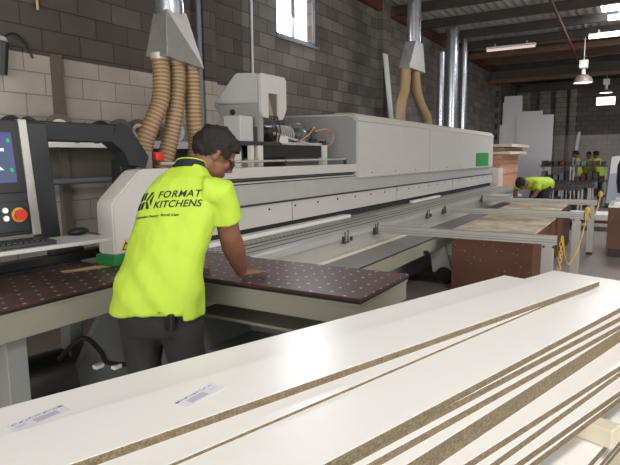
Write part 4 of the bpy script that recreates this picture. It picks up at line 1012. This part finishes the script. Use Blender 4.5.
# roller trolleys
def trolley(x, y, label, s=1.):
    t = thing('roller_trolley', label, 'trolley', (x, y, 0), 'steel roller trolleys')
    obj('deck_frame', MB().box(x-.5, x+.5, y-.42, y+.42, .72, .77), 'darkmetal', t)
    for k in range(8): obj('roller', MB().cyl((x-.46, y-.36+.1*k, .79), (x+.46, y-.36+.1*k, .79), .03, n=12), 'darkmetal', t, smooth=1)
    for a in (-.46, .46):
        for b in (-.38, .38):
            l = obj('leg', MB().box(x+a-.02, x+a+.02, y+b-.02, y+b+.02, .1, .74), 'steel', t); obj('castor', MB().cyl((x+a, y+b-.015, .06), (x+a, y+b+.015, .06), .06, n=14), 'black', l)
    for b in (-.2, 0, .2): obj('upright', MB().box(x-.49, x-.46, y+b-.012, y+b+.012, .25, .74), 'steel', t)
    obj('lower_shelf', MB().box(x-.46, x+.46, y-.38, y+.38, .22, .25), 'darkmetal', t)
    random.seed(int(x*7))
    for k in range(7):
        a, b = random.uniform(-.35, .35), random.uniform(-.3, .3); obj('stored_part', MB().box(x+a-.06, x+a+.08, y+b-.05, y+b+.06, .25, random.uniform(.32, .55)), 'darkmetal', t)
trolley(15.4, 1.62, 'steel roller trolley behind the bending worker, nearest of the group')
trolley(16.7, 1.45, 'steel roller trolley in the middle of the group, left of the aisle')
trolley(18.2, 1.6, 'steel roller trolley third from the bending worker, before the dark rack')
def rack(x, y, label):
    t = thing('stock_rack', label, 'rack', (x, y, 0), 'dark stock racks')
    for a in (-.4, .4):
        for b in (-.45, .45): obj('upright', MB().box(x+a-.02, x+a+.02, y+b-.02, y+b+.02, 0, 1.28), 'steel', t)
    for z in (.3, .75, 1.22): obj('shelf', MB().box(x-.42, x+.42, y-.47, y+.47, z, z+.04), 'darkmetal', t)
    random.seed(int(x*9+y*5))
    for z in (.34, .79, 1.26):
        for k in range(5):
            yy = y-.36+.18*k; h = random.uniform(.1, .36 if z < 1 else .16); obj('stored_part', MB().box(x-.3, x+.3, yy-.06, yy+.07, z, z+h, .01), random.choice(['darkmetal', 'blackmetal', 'bluegrey', 'darkmetal', 'rust']), t)
rack(19.5, 2.3, 'dark stock rack crammed with parts, left one before the people far back')
rack(19.6, 1.32, 'dark stock rack crammed with parts, right one before the people far back')
gp = thing('panel_cart', 'cart of grey panels standing in the aisle at far right', 'cart', (19.2, .45, 0))
for k in range(6): obj('cart_panel', MB().prism([(18.6+.12*k, .08, .14), (18.6+.12*k, .80, .14), (18.68+.12*k, .74, 1.02+.1*k), (18.68+.12*k, .2, 1.10+.1*k)], (.04, 0, 0)), 'whitepanel' if k else 'cartgrey', gp)
obj('cart_base', MB().box(18.5, 19.5, .0, .82, .08, .14), 'darkmetal', gp)
for a in (18.6, 19.4):
    for b in (.1, .72): obj('castor', MB().cyl((a, b-.02, .04), (a, b+.02, .04), .04, n=12), 'black', gp)
tag(obj('white_cabinet', MB().box(20.5, 21.2, -.4, .33, 0, 1.05, .01), 'whitepanel', loc=(20.8, 0, 0)), 'low white cabinet right of the grey panel cart', 'cabinet')
bn = MB(); bn.lathe((17.2, .25, .55), [(.001, .0), (.22, .0), (.26, .3), (.26, .75), (.18, .95), (.001, .98)], 24); bn.cyl((17.2, .25, 0), (17.2, .25, .56), .10, n=16)
tag(obj('waste_drum', bn, 'darkmetal', loc=(17.2, .25, 0), smooth=1), 'dark round drum at the right edge in the background', 'drum')
hr = MB(); hr.tube(bez([(11.2, .02, 0), (11.2, .05, .70), (11.2, .0, .93), (11.2, -.12, 1.03), (11.2, -.35, 1.05), (11.2, -.7, 1.05), (11.2, -.78, 1.0), (11.2, -.8, 0)], 10), .018, 10)
tag(obj('tube_handle', hr, 'blackmetal', loc=(11.2, -.3, 0), smooth=1), 'curved dark tube handle behind the brown crate at right', 'handle')
# low white trolley seen between the arm legs
lw = thing('low_cart', 'low white and orange edged cart on the floor beyond the support arm legs', 'cart', (13.3, .9, 0))
obj('cart_deck', MB().box(12.9, 13.7, .35, 1.45, .22, .34, .005), 'whiteplastic', lw); obj('cart_edge', MB().box(12.85, 12.9, .35, 1.45, .16, .22), 'rust', lw)
for a in (13.0, 13.6):
    for b in (.45, 1.25): obj('castor', MB().cyl((a, b-.02, .08), (a, b+.02, .08), .08, n=12), 'black', lw)
# workbench far back
wb = thing('work_bench', 'long dark topped bench in front of the people far back', 'bench', (21.2, 1.7, 0))
obj('bench_top', MB().box(20.8, 21.7, 1.2, 2.6, .85, .9), 'copper', wb)
for a in (20.9, 21.6):
    for b in (1.25, 2.55): obj('leg', MB().box(a-.03, a+.03, b-.03, b+.03, 0, .85), 'steel', wb)

# ------------------------------------------------------------------ LAMPS
def highbay(x, y, zt, zb, r, label):
    t = thing('high_bay_lamp', label, 'lamp', (x, y, zt), 'high bay lamps')
    obj('ballast', MB().box(x-.1, x+.1, y-.1, y+.1, zt-.2, zt, .01), 'whiteplastic', t)
    obj('stem', MB().tube([(x, y, zt), (x, y, ZT-.2)], .012, 8), 'steel', t)
    obj('neck', MB().cyl((x, y, zt-.35), (x, y, zt-.2), .05, n=16), 'whiteplastic', t)
    h = zt-.35-zb
    obj('lamp_shade', MB().lathe((x, y, zb), [(r, 0), (r*.97, h*.25), (r*.8, h*.6), (r*.5, h*.9), (.05, h), (.04, h*.98), (r*.46, h*.86), (r*.75, h*.56), (r*.93, h*.2), (r*.97, 0), (r, 0)], 32), 'lampshade', t, smooth=1)
    obj('bulb', MB().lathe((x, y, zb+.02), [(.001, 0), (r*.92, .0), (r*.9, .03), (.001, .04)], 28), 'bulb', t)
highbay(16, 1.38, 4.0, 3.43, .24, 'high bay lamp with brown bell shade hanging nearer in the middle aisle')
highbay(22, 1.15, 4.2, 3.72, .24, 'high bay lamp hanging farther back in front of the small lit window')
def fluoro(x, y0, y1, z, m, label):
    t = thing('fluorescent_lamp', label, 'lamp', (x, (y0+y1)/2, z), 'fluorescent batten lamps')
    obj('lamp_housing', MB().box(x-.05, x+.07, y0, y1, z+.03, z+.08), 'whiteplastic', t)
    obj('lamp_tube', MB().tube([(x, y0+.01, z), (x, y1-.01, z)], .032, 14), m, t, smooth=1)
    obj('lamp_bracket', MB().box(x, x+.02, y0+.2, y0+.24, z+.08, ZT-.2).box(x, x+.02, y1-.24, y1-.2, z+.08, ZT-.2), 'steel', t)
fluoro(15.6, 2.5, 3.75, 4.42, 'tubeoff', 'dim pinkish fluorescent batten under the roof in the middle of the hall')
fluoro(15.3, .1, 1.25, 4.42, 'tube', 'brightly lit fluorescent batten at upper right, the longer one')
fluoro(13.5, .15, .76, 4.42, 'tube', 'lit fluorescent batten at the right edge above the longer one')

# ------------------------------------------------------------------ LIGHT
wd = bpy.data.worlds.new('world'); S.world = wd; wd.use_nodes = True; nt = wd.node_tree
bg = nt.nodes['Background']; bg.inputs[0].default_value = (1, .98, .95, 1); bg.inputs[1].default_value = 2.2
def area(name, loc, target, sx, sy, power, col=(1, 1, 1)):
    l = bpy.data.lights.new(name, 'AREA'); l.shape = 'RECTANGLE'; l.size = sx; l.size_y = sy; l.energy = power; l.color = col
    o = bpy.data.objects.new(name, l); COL.objects.link(o); o.location = loc
    d = Vector(target)-Vector(loc); o.rotation_euler = d.to_track_quat('-Z', 'Y').to_euler(); return o
area('daylight_front_door', (XF+.1, -2, 2.1), (3, 0, 1.4), 8, 4, 330, (1, .965, .91))
area('daylight_side_door', (5, YR+.1, 2.1), (5, 0, 1.4), 8, 4, 230, (1, .965, .92))
area('overhead_fill_mid', (9, -3.5, 4.7), (9, -3.5, 0), 2.5, 1.0, 60, (1, .99, .97))  # added fill lamp out of view, under closed roof
area('overhead_fill_near', (1.5, -1.2, 4.7), (1.5, -1.2, 0), 2.5, 1.0, 95, (1, .98, .95))  # added overhead fill for the foreground, no roof opening above it
area('overhead_fill_far', (20, -2.5, 4.7), (20, -2.5, 0), 2.5, 2.0, 130, (.97, .95, 1.))  # added overhead fill for the back of the hall, roof closed here
area('skylight_aisle', (14.3, .2, 4.7), (14.3, .2, 0), 2.3, 1.0, 80, (.97, .95, 1.))
area('window_light', (7.65, YW-.05, 3.85), (5.5, 0, .8), 1.1, .75, 22, (.85, .9, 1.))
S.view_settings.view_transform = 'Standard'; S.view_settings.look = 'None'; S.view_settings.gamma = 1; S.view_settings.use_curve_mapping = False
S.view_settings.exposure = .6
